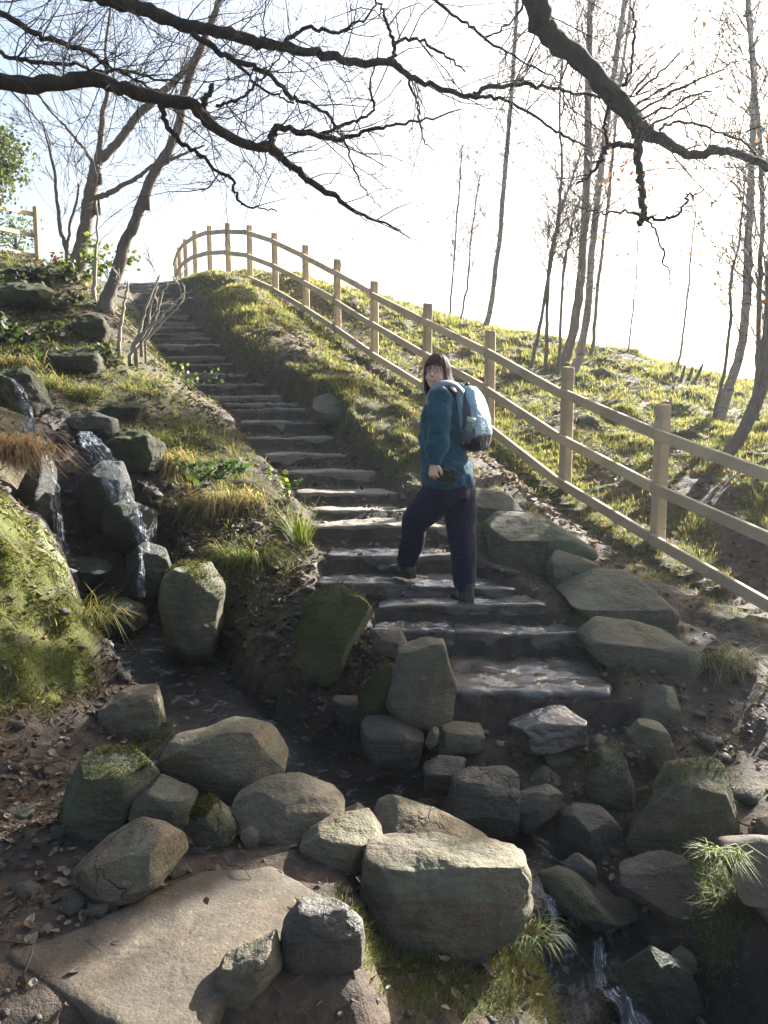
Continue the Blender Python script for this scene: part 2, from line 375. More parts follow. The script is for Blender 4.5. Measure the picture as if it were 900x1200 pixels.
def axis(parts):
    out = []
    for a, b, s in parts: out.append(np.arange(a, b, s))
    return np.concatenate(out + [[parts[-1][1]]])
def stretch(a, b, n, p=2.2):
    t = np.linspace(0, 1, n, endpoint=False) ** p; return a + (b - a) * t
gx = np.concatenate([-stretch(12, 420, 26)[::-1], axis([(-11.9, -6, .10), (-6, -3, .05), (-3, 3, .022), (3, 6, .05), (6, 12, .12)]), stretch(12.1, 420, 26)])
gy = np.concatenate([-stretch(6, 300, 14)[::-1], axis([(-5.8, 1.4, .16), (1.4, 6.5, .022), (6.5, 10, .04), (10, 17, .07), (17, 27, .14)]), stretch(27.1, 600, 34)])
gx = np.unique(np.round(gx, 5)); gy = np.unique(np.round(gy, 5))
GX, GY = np.meshgrid(gx, gy); x = GX.ravel(); y = GY.ravel()
core = (np.abs(x) < 20) & (y > -8) & (y < 40)
z = np.zeros_like(x); z[core] = tps(x[core], y[core])
w_ = sstep(10, 18, np.abs(x + 1)) ; w_ = np.maximum(w_, sstep(25, 38, y)); w_ = np.maximum(w_, sstep(-4, -7, y))
far = -0.5 + 2.2 * sstep(0, 30, y) + 2.5 * sstep(-2, -16, x) * sstep(0, 20, y)
z = np.clip(z, -3, 6) * (1 - w_) + far * w_ - 4 * sstep(40, 200, y)
# pixel place of every ground point: only to lay out grass and earth where the photograph has them
ppx, ppy = project(x, y, z); inview = (y > 1.2) & (ppx > -40) & (ppx < 940) & (ppy < 1250) & (y < 30)
def in_poly(px, py, poly):
    poly = np.asarray(poly, float); ins = np.zeros(px.shape, bool); j = len(poly) - 1
    for i in range(len(poly)):
        xi, yi = poly[i]; xj, yj = poly[j]
        c = ((yi > py) != (yj > py)) & (px < (xj - xi) * (py - yi) / (yj - yi + 1e-9) + xi); ins ^= c; j = i
    return ins
# stair corridor
def corridor(x, y):
    xl = np.interp(y, ST[:, 0], ST[:, 1]); xr = np.interp(y, ST[:, 0], ST[:, 2])
    ins = np.minimum(x - xl, xr - x)
    return np.where((y > ST[0, 0] - .25) & (y < ST[-1, 0] + .6), ins, -9.0)
cd = corridor(x, y)
jit = 0.05 * fbm2(x * 6, y * 6, 2, 5)
k = np.clip(np.searchsorted(ST[:, 0], y + 0 * jit, side='right') - 1, 0, len(ST) - 1); k2 = np.clip(k + 1, 0, len(ST) - 1)
fr = np.clip((y - ST[k, 0]) / np.maximum(ST[k2, 0] - ST[k, 0], .01), 0, 1)
low_ = y < 5.7; zt = np.where(low_, (ST[k, 3] - 0.055) + (ST[k2, 3] - ST[k, 3]) * 0.25 * fr ** 3, (ST[k, 3] - 0.03) + (ST[k2, 3] - ST[k, 3]) * 0.42 * fr ** 1.5)
zt = np.where(y < ST[0, 0], ST[0, 3] - .2, zt)
wc = sstep(-.12, .03, cd)
# earth edge of the turf bank beside the stairs (right side): a small scarp
xr_ = np.interp(y, ST[:, 0], ST[:, 2])
scarp = sstep(.04, .22, x - xr_) * (1 - sstep(.5, 1.8, x - xr_)) * sstep(6.5, 8.5, y) * (1 - sstep(17, 21, y)) * 0.26
grass_w = np.zeros_like(x)

# ---- grass mask: 1 = turf, 0 = bare earth
g = np.zeros_like(x)
right = (x > xr_ + .1) & (y > 6.0)
g = np.where(right, 1.0, g)
leftb = (x < np.interp(y, ST[:, 0], ST[:, 1]) - .05) & (y > 5.5)
g = np.where(leftb, 0.55, g)
POLYS = [(0.12, [(470,600),(545,556),(640,560),(690,600),(760,690),(905,760),(905,940),(700,860),(560,680)]),
         (0.60, [(330,395),(430,420),(500,470),(520,520),(455,500),(390,470),(330,450)]),
         (0.05, [(695,425),(728,430),(745,480),(800,560),(850,640),(905,690),(905,640),(830,560),(770,500),(750,440)]),
         (0.05, [(545,500),(610,530),(640,570),(560,560)]),
         (0.75, [(745,600),(800,640),(905,705),(905,760),(840,720),(770,660)]),
         (0.85, [(110,380),(190,450),(250,520),(340,590),(352,640),(300,600),(230,545),(130,470)]),
         (0.15, [(40,440),(130,500),(215,560),(250,660),(330,760),(330,830),(180,800),(130,740),(30,600)]),
         (0.42, [(0,315),(150,350),(120,420),(90,470),(0,440)]),
         (0.0, [(40,480),(140,500),(215,580),(230,700),(150,800),(60,700)]),
         (1.0, [(255,640),(330,620),(345,670),(330,720),(265,715)]),
         (0.0, [(0,830),(130,800),(330,850),(560,900),(640,1000),(420,1120),(240,1200),(0,1200)]),
         (1.2, [(355,1118),(440,1118),(530,1118),(590,1085),(640,1100),(700,1170),(720,1200),(330,1200)]),
         (0.8, [(820,1010),(850,1000),(870,1040),(860,1110),(825,1110)])]
for val, poly in POLYS:
    ins = in_poly(ppx, ppy, poly) & inview; g[ins] = val
mossm = np.where(in_poly(ppx, ppy, [(-40,560),(20,590),(70,650),(120,740),(118,800),(70,830),(-40,840)]) & inview, 1.0, 0.0)
g[mossm > 0] = 0.1
# soften on the grid
def blur(a, n=3):
    A = a.reshape(GX.shape)
    for _ in range(n):
        A = (A + np.roll(A, 1, 0) + np.roll(A, -1, 0)) / 3; A = (A + np.roll(A, 1, 1) + np.roll(A, -1, 1)) / 3
    return A.ravel()
g = blur(g, 4); mossm = blur(mossm, 3)
g *= (1 - sstep(-.1, .02, cd))
patch = fbm2(x * 1.1, y * 1.1, 4, 11)
gm = np.clip(g - .12 * right + 1.15 * patch * (g > .04), 0, 1)
gm = np.where(g < .03, 0, gm)

# ---- relief
lump = fbm2(x * 1.5, y * 1.5, 3, 21); fine = fbm2(x * 9, y * 9, 4, 33); mid = fbm2(x * 3.4, y * 3.4, 4, 44)
near = 1 - sstep(22, 32, y)
tuss = np.maximum(0, fbm2(x * 2.6, y * 2.6, 2, 61)) ** 1.0
z = z + near * (1 - wc) * (0.06 * lump * g + 0.16 * tuss * g + 0.11 * mossm * (fbm2(x * 5, y * 5, 3, 77) + .4 * lump) + 0.035 * mid + 0.022 * fine) * sstep(1.2, 2.5, y)
fl_ = np.array([(4.0, 4.2, -.42), (3.2, 5.6, -.06)] + [tuple(P(a, b, c) - np.array([0, 0, h])) for a, b, c, h in ((777,473,7.0,1.27),(666,432,8.4,1.27),(575,388,9.9,1.22),(501,357,11.4,1.22),(439,329,13.0,1.22),(395,306,14.3,1.22),(358,288,15.5,1.22),(322,272,16.7,1.22),(292,263,17.9,1.22),(267,262,19.0,1.22),(245,264.5,20.2,1.22),(228,271,21.5,1.22))])
fs_ = spline(fl_, 10); nearf = (y > 4) & (y < 23) & (x > -6) & (x < 5); fdist = np.full_like(x, 9.0); fz_ = np.zeros_like(x)
for q in fs_:
    d_ = np.hypot(x[nearf] - q[0], y[nearf] - q[1]); m_ = d_ < fdist[nearf]; ii = np.nonzero(nearf)[0][m_]; fdist[ii] = d_[m_]; fz_[ii] = q[2]
fw_ = (1 - sstep(.25, 1.1, fdist)) * .9; z = z * (1 - fw_) + (fz_ - .03 + .02 * mid) * fw_
flat = blur((in_poly(ppx, ppy, [(-30,1110),(90,1070),(240,1005),(330,1000),(420,1050),(430,1120),(440,1230),(420,1500),(-200,1500),(-30,1160)]) & inview).astype(float), 6)
z = z * (1 - flat) + (.004 + .006 * mid) * flat
gorge = in_poly(ppx, ppy, [(40,470),(140,480),(220,560),(240,700),(200,790),(120,720),(40,640)]) & inview
gorge = blur(gorge.astype(float), 4)
z = z + gorge * 0.14 * mid + gorge * 0.05 * fine
z = z + scarp
z = z * (1 - wc) + (zt + 0.014 * fine + 0.02 * mid) * wc
# stream bed
def stream_d(x, y):
    d = np.full(x.shape, 9.0); zz = np.zeros_like(x); ww = np.full(x.shape, .3)
    for i in range(len(SWs)):
        q = np.hypot(x - SWs[i, 0], y - SWs[i, 1]); m = q < d
        d = np.where(m, q, d); zz = np.where(m, SWs[i, 2], zz); ww = np.where(m, SWs[i, 3], ww)
    return d, zz, ww
sm = (y > 1.9) & (y < 5.8) & (np.abs(x) < 2.6)
sd, sz, sw = np.full_like(x, 9.0), np.zeros_like(x), np.full_like(x, .3)
sd[sm], sz[sm], sw[sm] = stream_d(x[sm], y[sm])
bed = 1 - sstep(sw * .75, sw * 1.35, sd)
z = z * (1 - bed) + (sz - .07 + .05 * mid) * bed
g = g * (1 - bed); gm = gm * (1 - bed)
wet = np.clip(np.maximum(1 - sstep(sw * .8, sw * 2.2, sd), gorge), 0, 1)
wet = np.maximum(wet, 0.75 * (1 - sstep(5.3, 6.6, y)) * wc)
wet = np.maximum(wet, 0.08 * blur((in_poly(ppx, ppy, [(640,840),(905,740),(905,1000),(700,1000)]) & inview).astype(float), 3))

ZG = z.reshape(GX.shape); GM = gm.reshape(GX.shape); MM = mossm.reshape(GX.shape); WG = wet.reshape(GX.shape)
def samp(A, px_, py_):
    px_ = np.asarray(px_, float); py_ = np.asarray(py_, float)
    i = np.clip(np.searchsorted(gx, px_) - 1, 0, len(gx) - 2); j = np.clip(np.searchsorted(gy, py_) - 1, 0, len(gy) - 2)
    fx = np.clip((px_ - gx[i]) / (gx[i + 1] - gx[i]), 0, 1); fy = np.clip((py_ - gy[j]) / (gy[j + 1] - gy[j]), 0, 1)
    return (A[j, i] * (1 - fx) + A[j, i + 1] * fx) * (1 - fy) + (A[j + 1, i] * (1 - fx) + A[j + 1, i + 1] * fx) * fy
def H(px_, py_): return samp(ZG, px_, py_)
def hit(px, py, y0=1.6, y1=40):
    """where a sight line meets the ground"""
    Ys = np.concatenate([np.arange(y0, 9, .01), np.arange(9, y1, .03)])
    u = (px - 450) / F; v = (600 - py) / F; dy = cp - v * sp_; dz = sp_ + v * cp
    X = u * Ys / dy; Z = EYE[2] + dz * Ys / dy; b = np.nonzero(Z <= H(X, Ys))[0]
    i = b[0] if len(b) else len(Ys) - 1
    return np.array([X[i], Ys[i], Z[i]])

nxg, nyg = len(gx), len(gy)
idx = np.arange(nxg * nyg).reshape(nyg, nxg)
quads = np.stack([idx[:-1, :-1], idx[:-1, 1:], idx[1:, 1:], idx[1:, :-1]], -1).reshape(-1, 4)
gme = mesh_np('ground', np.stack([x, y, z], 1), quads.ravel(), np.full(len(quads), 4))
for nm, arr in (('turf', gm), ('moss', mossm), ('wet', wet)):
    a = gme.attributes.new(nm, 'FLOAT', 'POINT'); a.data.foreach_set('value', arr.astype(np.float32))
t = NT('earth_and_turf'); w = t.coord('Object')
n1 = t.noise(w, 2.2, 6, 0.7); n2 = t.noise(w, 18, 6, 0.75); n3 = t.noise(w, 90, 3, 0.7)
earth = t.mix(t.ramp(n1, [(.3, 0.0), (.7, 1.0)]), (0.040, 0.031, 0.024), (0.082, 0.063, 0.047))
earth = t.mix(t.ramp(n2, [(.45, 0.0), (.7, .8)]), earth, (0.030, 0.023, 0.018))
leafv = t.node('ShaderNodeTexVoronoi'); t.L.new(w, leafv.inputs['Vector']); leafv.inputs['Scale'].default_value = 26
lc = t.ramp(leafv.outputs['Color'], [(0.0, (0.045, 0.028, 0.016)), (.5, (0.10, 0.066, 0.038)), (1.0, (0.19, 0.145, 0.10))])
earth = t.mix(t.math('MULTIPLY', t.ramp(t.noise(w, 5, 4, .6), [(.42, 0.0), (.6, 1.0)]), .65), earth, lc)
wetn = t.attr('wet'); earth = t.mix(t.math('MULTIPLY', wetn, .8), earth, (0.016, 0.013, 0.011))
turfc = t.mix(n2, (0.040, 0.042, 0.015), (0.085, 0.073, 0.032)); turfc = t.mix(t.ramp(n1, [(.4, 0.0), (.65, .85)]), turfc, (0.075, 0.055, 0.036))
tf = t.ramp(t.math('ADD', t.attr('turf'), t.math('MULTIPLY', t.math('SUBTRACT', n2, .5), .6)), [(.25, 0.0), (.55, 1.0)])
c = t.mix(tf, earth, turfc)
mossc = t.mix(n2, (0.055, 0.068, 0.010), (0.11, 0.12, 0.02))
c = t.mix(t.ramp(t.math('ADD', t.attr('moss'), t.math('MULTIPLY', t.math('SUBTRACT', t.noise(w, 7, 5, .7), .5), 1.3)), [(.72, 0.0), (1.0, 1.0)]), c, mossc)
h = t.math('ADD', n2, t.math('MULTIPLY', n3, .5)); h = t.math('ADD', h, t.math('MULTIPLY', leafv.outputs['Distance'], .35))
rough = t.math('SUBTRACT', .92, t.math('MULTIPLY', wetn, t.math('MULTIPLY', t.ramp(t.noise(w, 9, 4), [(.4, 0.0), (.6, 1.0)]), .55)))
t.done(c, rough, t.bump(h, .9, .022), .35)
tag(link('ground', gme, t.m), kind='structure')
# ------------------------------------------------------------------ stones
_cs = {}
def cube_sphere(n):
    if n in _cs: return _cs[n]
    lin = np.linspace(-1, 1, n + 1); vs = []; fs = []; off = 0
    A, B = np.meshgrid(np.tan(lin * np.pi / 4), np.tan(lin * np.pi / 4)); o = np.ones_like(A)
    id_ = np.arange((n + 1) ** 2).reshape(n + 1, n + 1)
    q = np.stack([id_[:-1, :-1], id_[:-1, 1:], id_[1:, 1:], id_[1:, :-1]], -1).reshape(-1, 4)
    for ax, sg in ((0, 1), (0, -1), (1, 1), (1, -1), (2, 1), (2, -1)):
        c = [None] * 3; c[ax] = o * sg; a_, b_ = (ax + 1) % 3, (ax + 2) % 3
        c[a_] = A if sg > 0 else -A; c[b_] = B
        vs.append(np.stack(c, -1).reshape(-1, 3)); fs.append(q + off); off += (n + 1) ** 2
    v = np.concatenate(vs); f = np.concatenate(fs)
    key = np.round(v, 5); u, inv = np.unique(key, axis=0, return_inverse=True); inv = inv.ravel()
    u = u / np.linalg.norm(u, axis=1)[:, None]
    _cs[n] = (u, inv[f]); return _cs[n]
def smin(a, b, k):
    h_ = np.clip(.5 + .5 * (b - a) / k, 0, 1); return b * (1 - h_) + a * h_ - k * h_ * (1 - h_)

def finish_stone(name, label, q, faces, mat, cat, group, rough_amp, size, seed, base):
    d = q - q.mean(0); d /= np.linalg.norm(d, axis=1)[:, None] + 1e-9
    n_ = fbm(q * (2.6 / size) + seed * 3.1, 4, seed) * rough_amp * size
    rid = (1 - np.abs(fbm(q * (5.0 / size) + seed, 3, seed + 9))) ** 3 * rough_amp * .35 * size
    q = q + d * (n_ - rid + .02 * size * 0)[:, None]
    q = q + d * (fbm(q * (16 / size), 3, seed + 4) * rough_amp * .16 * size)[:, None]
    me = mesh_np(name, q - base, faces.ravel(), np.full(len(faces), 4))
    o = link(name, me, mat, None, base)
    tag(o, label, cat, group); return o

def rock(label, poly, mat='stone', top=.6, thick=.8, Yb=None, dY=0.0, m=4.0, cuts=7, seed=None, name='boulder', cat='boulder', group=None, n=None, amp=.035, lean=0.0, bottom=None, sc=1.03):
    """a boulder whose outline, seen from the path, is poly; thick = depth / width, top = share of its height taken by the front face"""
    poly = np.array(poly, float); seed = seed if seed is not None else int(poly.sum()) % 997
    rng = np.random.default_rng(seed)
    cxp = poly[:, 0].mean(); bot = poly[:, 1].max(); topy = poly[:, 1].min(); wpx = np.ptp(poly[:, 0])
    if Yb is None: Yb = hit(cxp, min(bot, 1195))[1]
    Yb += dY
    wid = wpx / F * Yb; hgt = (bot - topy) / F * Yb; T = thick * max(wid, hgt * .7) / 2; Yc = Yb + T * .75
    pw = np.array([P(a, b, Yc) for a, b in poly])[:, [0, 2]]
    # area centroid
    xs, zs = pw[:, 0], pw[:, 1]; cr = xs * np.roll(zs, -1) - np.roll(xs, -1) * zs; A = cr.sum() / 2
    c = np.array([((xs + np.roll(xs, -1)) * cr).sum() / (6 * A), ((zs + np.roll(zs, -1)) * cr).sum() / (6 * A)])
    th = np.linspace(-np.pi, np.pi, 361); Rt = np.zeros(361)
    for i, a in enumerate(th):
        dx, dz = math.cos(a), math.sin(a); best = .01
        for j in range(len(pw)):
            p0 = pw[j] - c; e = pw[(j + 1) % len(pw)] - pw[j]; den = dx * e[1] - dz * e[0]
            if abs(den) < 1e-9: continue
            tt = (p0[0] * e[1] - p0[1] * e[0]) / den; ss = (p0[0] * dz - p0[1] * dx) / den
            if tt > 0 and -1e-6 <= ss <= 1 + 1e-6: best = max(best, tt)
        Rt[i] = best * sc
    for _ in range(2): Rt = np.convolve(np.concatenate([Rt[-3:-1], Rt, Rt[1:3]]), np.ones(5) / 5, 'valid')
    if n is None: n = int(np.clip(wpx * .42, 16, 64))
    dirs, faces = cube_sphere(n)
    a, b, cdep = dirs[:, 0], dirs[:, 2], dirs[:, 1]
    rho = np.hypot(a, b); ph = np.abs(cdep); nrm = (rho ** m + ph ** m) ** (1 / m)
    Rr = np.interp(np.arctan2(b, a), th, Rt)
    s_ = rho / nrm * Rr / np.maximum(rho, 1e-6)
    q = np.stack([c[0] + a * s_, Yc + cdep / nrm * T, c[1] + b * s_], 1)
    cen = np.array([c[0], Yc, c[1]]); size = max(wid, hgt, T)
    # sloping top: runs from the back of the outline down to the front top edge
    if top < 1:
        Yf, Yk = Yc - T * .92, Yc + T * .5
        pf = topy + (1 - top) * (bot - topy); zf = P(cxp, pf, Yf)[2]; zk = pw[:, 1].max()
        pl = zf + (q[:, 1] - Yf) / (Yk - Yf) * (zk - zf) + lean * (q[:, 0] - c[0])
        q[:, 2] = smin(q[:, 2], pl, .035 * size)
    for _ in range(cuts):
        nv = rng.normal(size=3) * .75 + np.array([0, -.75, .25]); nv /= np.linalg.norm(nv)
        pr = (q - cen) @ nv; d_ = pr.max() * rng.uniform(.70, .93); ex = np.maximum(0, pr - d_)
        q = q - nv * (ex * .88)[:, None]
    if bottom is not None: q[:, 2] = np.maximum(q[:, 2], bottom)
    base = np.array([c[0], Yc, q[:, 2].min()])
    o = finish_stone(name, label, q, faces, M[mat] if isinstance(mat, str) else mat, cat, group, amp, size, seed, base)
    if mat in ('stone_green', 'stone_moss'): MOSSY.append((o, mat, size))
    return o

def slab_stone(name, label, cen, size, yaw, mat, seed, cat='step', group=None, m=7.0, amp=.055, tilt=0.0, n=None, edge=.07, wav=.16):
    dirs, faces = cube_sphere(n or 22)
    k_ = (np.abs(dirs) ** m).sum(1) ** (-1 / m); q = dirs * k_[:, None]
    sx, sy, sz = size; q = q * np.array([sx, sy, sz]) / 2
    # uneven front edge and thickness along the length
    q[:, 1] += edge * fbm(np.stack([q[:, 0] * 3, q[:, 2] * 2, q[:, 0] * 0 + seed], 1), 3, seed) * np.sign(q[:, 1]) * 1.0
    q[:, 2] += wav * sz * fbm(np.stack([q[:, 0] * 2.2, q[:, 1] * 2.2, q[:, 0] * 0 + seed * 2.0], 1), 3, seed + 3)
    q[:, 2] += tilt * q[:, 0]
    ca, sa = math.cos(yaw), math.sin(yaw)
    q = np.stack([q[:, 0] * ca - q[:, 1] * sa, q[:, 0] * sa + q[:, 1] * ca, q[:, 2]], 1)
    d = dirs; q = q + d * (fbm(q * 9 + seed, 4, seed + 5) * amp * .45)[:, None] + d * (fbm(q * 34 + seed, 3, seed + 6) * amp * .14)[:, None]
    me = mesh_np(name, q, faces.ravel(), np.full(len(faces), 4))
    return tag(link(name, me, mat, None, cen), label, cat, group)

MOSSY = []
# ---- the flight of steps
ORD = ['lowest', 'second', 'third', 'fourth', 'fifth', 'sixth', 'seventh', 'eighth', 'ninth', 'tenth', 'eleventh', 'twelfth', 'thirteenth', 'fourteenth', 'fifteenth',
       'sixteenth', 'seventeenth', 'eighteenth', 'nineteenth', 'twentieth', 'twenty-first', 'twenty-second', 'twenty-third', 'twenty-fourth', 'twenty-fifth',
       'twenty-sixth', 'twenty-seventh', 'twenty-eighth', 'twenty-ninth', 'thirtieth', 'topmost']
SPLIT = {1: [.38], 2: [], 9: [], 11: [.52], 13: [.56], 14: [.6], 12: [.4], 19: [.47], 6: [], 16: [.7], 21: [.5]}
WHAT = {0: 'big cracked wet slab at the foot of the stone steps', 1: 'second stone step up, long and wet, behind the upright boulder', 2: 'third stone step up, under the walker\'s rear boot',
        3: 'fourth stone step up, glistening wet, under the walker\'s front boot', 4: 'fifth stone step up, wet, just ahead of the walker\'s front boot', 5: 'sixth stone step up, thick with a pale lit edge, behind the walker\'s knee'}
rngS = np.random.default_rng(7)
for i, (Y, xl, xr, zt_) in enumerate(ST):
    nz = ST[i + 1, 3] if i + 1 < len(ST) else zt_ + .15
    cuts_ = [0] + SPLIT.get(i, []) + [1]
    riser = (zt_ - ST[i - 1, 3]) if i else .2
    dep = min(.62, (ST[i + 1, 0] - Y) * .8 + .08) if i + 1 < len(ST) else .5
    if i < 5: dep = (ST[i + 1, 0] - Y) * 1.06
    if i == 0: dep = .68
    for j in range(len(cuts_) - 1):
        a = xl + (xr - xl) * cuts_[j] + .008; b = xl + (xr - xl) * cuts_[j + 1] - .008
        th_ = max(.12, riser * (.74 if i > 5 else .98)) * (1.12 if i == 5 else 1) * rngS.uniform(.9, 1.1)
        if i == 0: th_ = .19
        if i == 19: th_ = riser * 1.1
        lab = WHAT.get(i, ORD[i] + ' stone step counting up from the big wet slab at the bottom')
        if len(cuts_) > 2:
            lab = ('left' if j == 0 else 'right') + ' stone of the ' + ORD[i] + ' step up from the big wet slab'
        slab_stone('stone_step', lab, (float((a + b) / 2), float(Y + dep / 2 + rngS.uniform(0, .03)), float(zt_ - th_ / 2 + rngS.uniform(-.008, .008))),
                   (float(b - a) + .02, dep, th_), rngS.uniform(-.05, .03), M['step_wet'] if i < 5 else M['step'], 100 + i * 7 + j, 'step', 'stone steps of the flight', tilt=rngS.uniform(-.02, .02),
                   n=34 if i < 6 else 20, m=14 if i else 11, edge=.045, wav=.07 if i < 6 else .15)

# ---- boulders, traced from the photograph and given their own depth
def grp(g_): return g_
G1, G2, G3, G4 = 'boulders on the left of the stream', 'boulders at the foot of the steps', 'kerb stones right of the steps', 'rocks of the waterfall bank'
rock('block with a sunlit crown at the left end of the stream boulders', [(120,828),(130,818),(149,807),(181,808),(187,827),(200,849),(197,860),(160,866),(120,868)], 'stone', .68, .8, group=G1)
rock('small flat-topped stone tucked left of the sunlit block', [(99,826),(110,822),(122,825),(121,841),(99,838)], 'stone', .7, .9, group=G1, dY=.06)
rock('low mossy stone behind the sunlit block at the moss bank foot', [(104,812),(116,790),(133,793),(144,806),(138,822),(107,824)], 'stone_moss', .5, 1.0, group=G1, dY=.2)
rock('flat green stone wedged between the sunlit block and the moss-edged slab boulder', [(140,874),(160,862),(187,853),(208,857),(200,880),(184,892),(149,890)], 'stone_moss', .45, 1.0, group=G1)
rock('broad dark boulder with a bright moss stripe down its left side', [(67,985),(69,945),(80,913),(91,892),(128,885),(184,887),(188,905),(165,929),(150,965),(115,990)], 'stone_moss', .72, .7, group=G1, seed=5)
rock('rounded five-sided boulder leaning on the moss-striped one', [(155,945),(160,930),(189,908),(213,917),(229,935),(222,961),(211,985),(184,976),(157,962)], 'stone', .78, .8, group=G1, dY=-.02)
rock('long flat-topped boulder lying at the upper edge of the paving slab', [(80,1028),(112,996),(149,971),(187,975),(213,991),(216,1009),(171,1038),(115,1062),(82,1048)], 'stone', .5, .75, group=G1, lean=.12)
rock('dark green stone in the gap under the moss-edged slab boulder', [(228,940),(249,938),(281,964),(274,987),(239,993),(222,970)], 'stone_moss', .75, .8, group=G1, dY=.0)
rock('fist-sized pale stone on the earth beside the paving slab', [(281,977),(292,971),(308,979),(303,991),(290,993)], 'stone', .7, .9, name='stone', cat='stone', group='small loose stones')
rock('grey sunlit-topped boulder lying low right of the slab boulder', [(268,945),(290,930),(319,919),(351,919),(393,935),(405,949),(391,966),(353,986),(313,979),(284,963)], 'stone', .5, .8, group=G1, seed=71)
rock('big slab boulder with a yellow moss edge, resting on the others', [(183,907),(190,885),(201,868),(244,857),(271,848),(297,852),(329,863),(337,884),(329,914),(287,930),(241,937),(220,926)], 'stone', .80, .55, Yb=2.98, group=G1, seed=23, amp=.022)
rock('lumpy earth-coloured stone between the low grey boulder and the big foreground boulder', [(351,987),(377,969),(410,964),(444,958),(449,980),(427,1010),(402,1018),(375,1007)], 'stone', .5, .9, group=G1)
rock('small rounded stone on top of the lumpy earth-coloured one', [(389,966),(405,952),(424,944),(432,955),(420,966),(404,970)], 'stone', .6, .9, name='stone', cat='stone', group='small loose stones', Yb=2.95)
rock('long earth-stained boulder behind the big foreground boulder', [(433,947),(455,942),(481,951),(519,964),(545,975),(575,990),(545,1010),(481,1010),(447,995),(438,965)], 'stone', .35, .7, Yb=2.72, group=G1)
rock('biggest foreground boulder with greenish front and sunlit top', [(421,1050),(423,1020),(429,994),(479,996),(503,991),(545,987),(577,989),(604,999),(618,1012),(621,1047),(609,1070),(577,1091),(529,1109),(492,1118),(447,1111),(427,1080)], 'stone', .70, .62, Yb=2.36, group=G1, seed=42, n=80, amp=.045, cuts=4)
rock('squat square stone standing at the right end of the paving slab', [(329,1110),(333,1080),(350,1062),(410,1059),(424,1078),(426,1120),(395,1137),(350,1139),(332,1127)], 'stone_dark', .93, .7, group=G1, seed=91)
rock('wedge-shaped stone with a green top lying on the front of the paving slab', [(243,1174),(252,1150),(262,1126),(300,1112),(328,1098),(328,1145),(302,1176)], 'stone', .55, .8, group=G1)
rock('stone jammed under the big foreground boulder by the grass', [(528,1108),(560,1094),(578,1098),(574,1122),(540,1132)], 'stone_dark', .8, .8, group=G1)
# right hand group
rock('upright five-sided boulder beside the lowest steps', [(450,835),(458,804),(466,767),(479,734),(496,736),(532,752),(530,772),(536,799),(528,841),(517,854),(479,848)], 'stone', .88, .6, Yb=3.86, group=G2, seed=12, m=3.6)
rock('dark squared block under the upright boulder at the water edge', [(423,846),(440,842),(462,845),(479,852),(498,861),(491,893),(478,898),(437,896),(425,870)], 'stone_dark', .85, .8, Yb=3.72, group=G2)
rock('mossy slanting stone leaning on the left of the upright boulder', [(418,838),(426,809),(445,785),(459,769),(463,785),(452,822),(437,840)], 'stone_green', .9, .8, Yb=3.98, group=G2)
rock('dark rock under the big moss-covered boulder by the pool', [(389,817),(418,818),(424,845),(418,859),(402,849)], 'stone_dark', .9, .9, Yb=4.05, group=G2)
rock('pale flat stone behind the top of the upright boulder', [(431,745),(445,739),(476,742),(478,760),(463,769),(445,763)], 'stone', .5, .9, Yb=4.45, group=G2)
rock('big moss-covered boulder left of the steps, pointed at its foot', [(344,735),(354,708),(383,691),(400,688),(422,699),(438,713),(436,730),(416,752),(398,793),(384,819),(371,809),(356,780)], 'stone_green', .86, .7, Yb=4.3, group=G2, seed=33)
rock('low pale block tucked under the big wet slab', [(511,868),(520,851),(568,853),(566,876),(514,879)], 'stone', .5, .9, Yb=3.78, group=G2)
rock('little cube of stone between the dark block and the low pale block', [(497,872),(506,853),(515,853),(511,872),(502,877)], 'stone', .8, .9, Yb=3.74, name='stone', cat='stone', group='small loose stones')
rock('wet tan-cornered slab in front of the lowest step', [(597,852),(625,840),(651,832),(683,835),(685,866),(677,876),(608,876)], 'step_wet', .55, .8, Yb=3.72, group=G2, seed=8)
rock('dark wedge of rock at the water left of the round-shouldered boulder', [(496,900),(515,888),(547,893),(548,905),(534,922),(525,936),(499,928)], 'stone_dark', .6, .8, Yb=3.52, group=G2)
rock('round-shouldered dark boulder at the water, tan patches on top', [(524,955),(531,917),(549,905),(600,905),(616,917),(612,935),(600,972),(587,985),(547,978)], 'stone_dark', .72, .75, Yb=3.28, group=G2, seed=18)
rock('rough rock right of the round-shouldered boulder', [(604,968),(609,933),(645,923),(660,933),(642,960),(629,973)], 'stone_dark', .7, .8, Yb=3.3, group=G2)
rock('sun-flecked small stone below the tan-cornered slab', [(637,885),(653,876),(675,888),(668,905),(642,902)], 'stone', .55, .9, name='stone', cat='stone', group='small loose stones')
rock('grey rounded stone below the sun-flecked one', [(621,914),(640,899),(656,912),(652,925),(626,926)], 'stone', .7, .9, name='stone', cat='stone', group='small loose stones')
rock('dark egg-shaped cobble beside the rough rock', [(640,954),(650,945),(662,941),(668,948),(652,963),(643,962)], 'stone_dark', .8, .9, name='stone', cat='stone', group='small loose stones')
rock('smooth grey boulder in the hollow above the stream', [(655,985),(660,957),(676,948),(708,951),(728,973),(727,999),(692,1010),(662,1003)], 'stone_dark', .7, .8, group=G2, seed=77)
rock('mossy saddle-backed boulder right of the small stones', [(684,903),(697,889),(708,868),(735,871),(733,896),(746,930),(738,950),(705,950),(689,933)], 'stone_moss', .62, .8, group=G2, seed=14)
rock('smaller stone tucked behind the saddle-backed boulder', [(690,880),(694,868),(703,861),(715,867),(708,890),(695,892)], 'stone', .75, .9, Yb=3.75, name='stone', cat='stone', group='small loose stones')
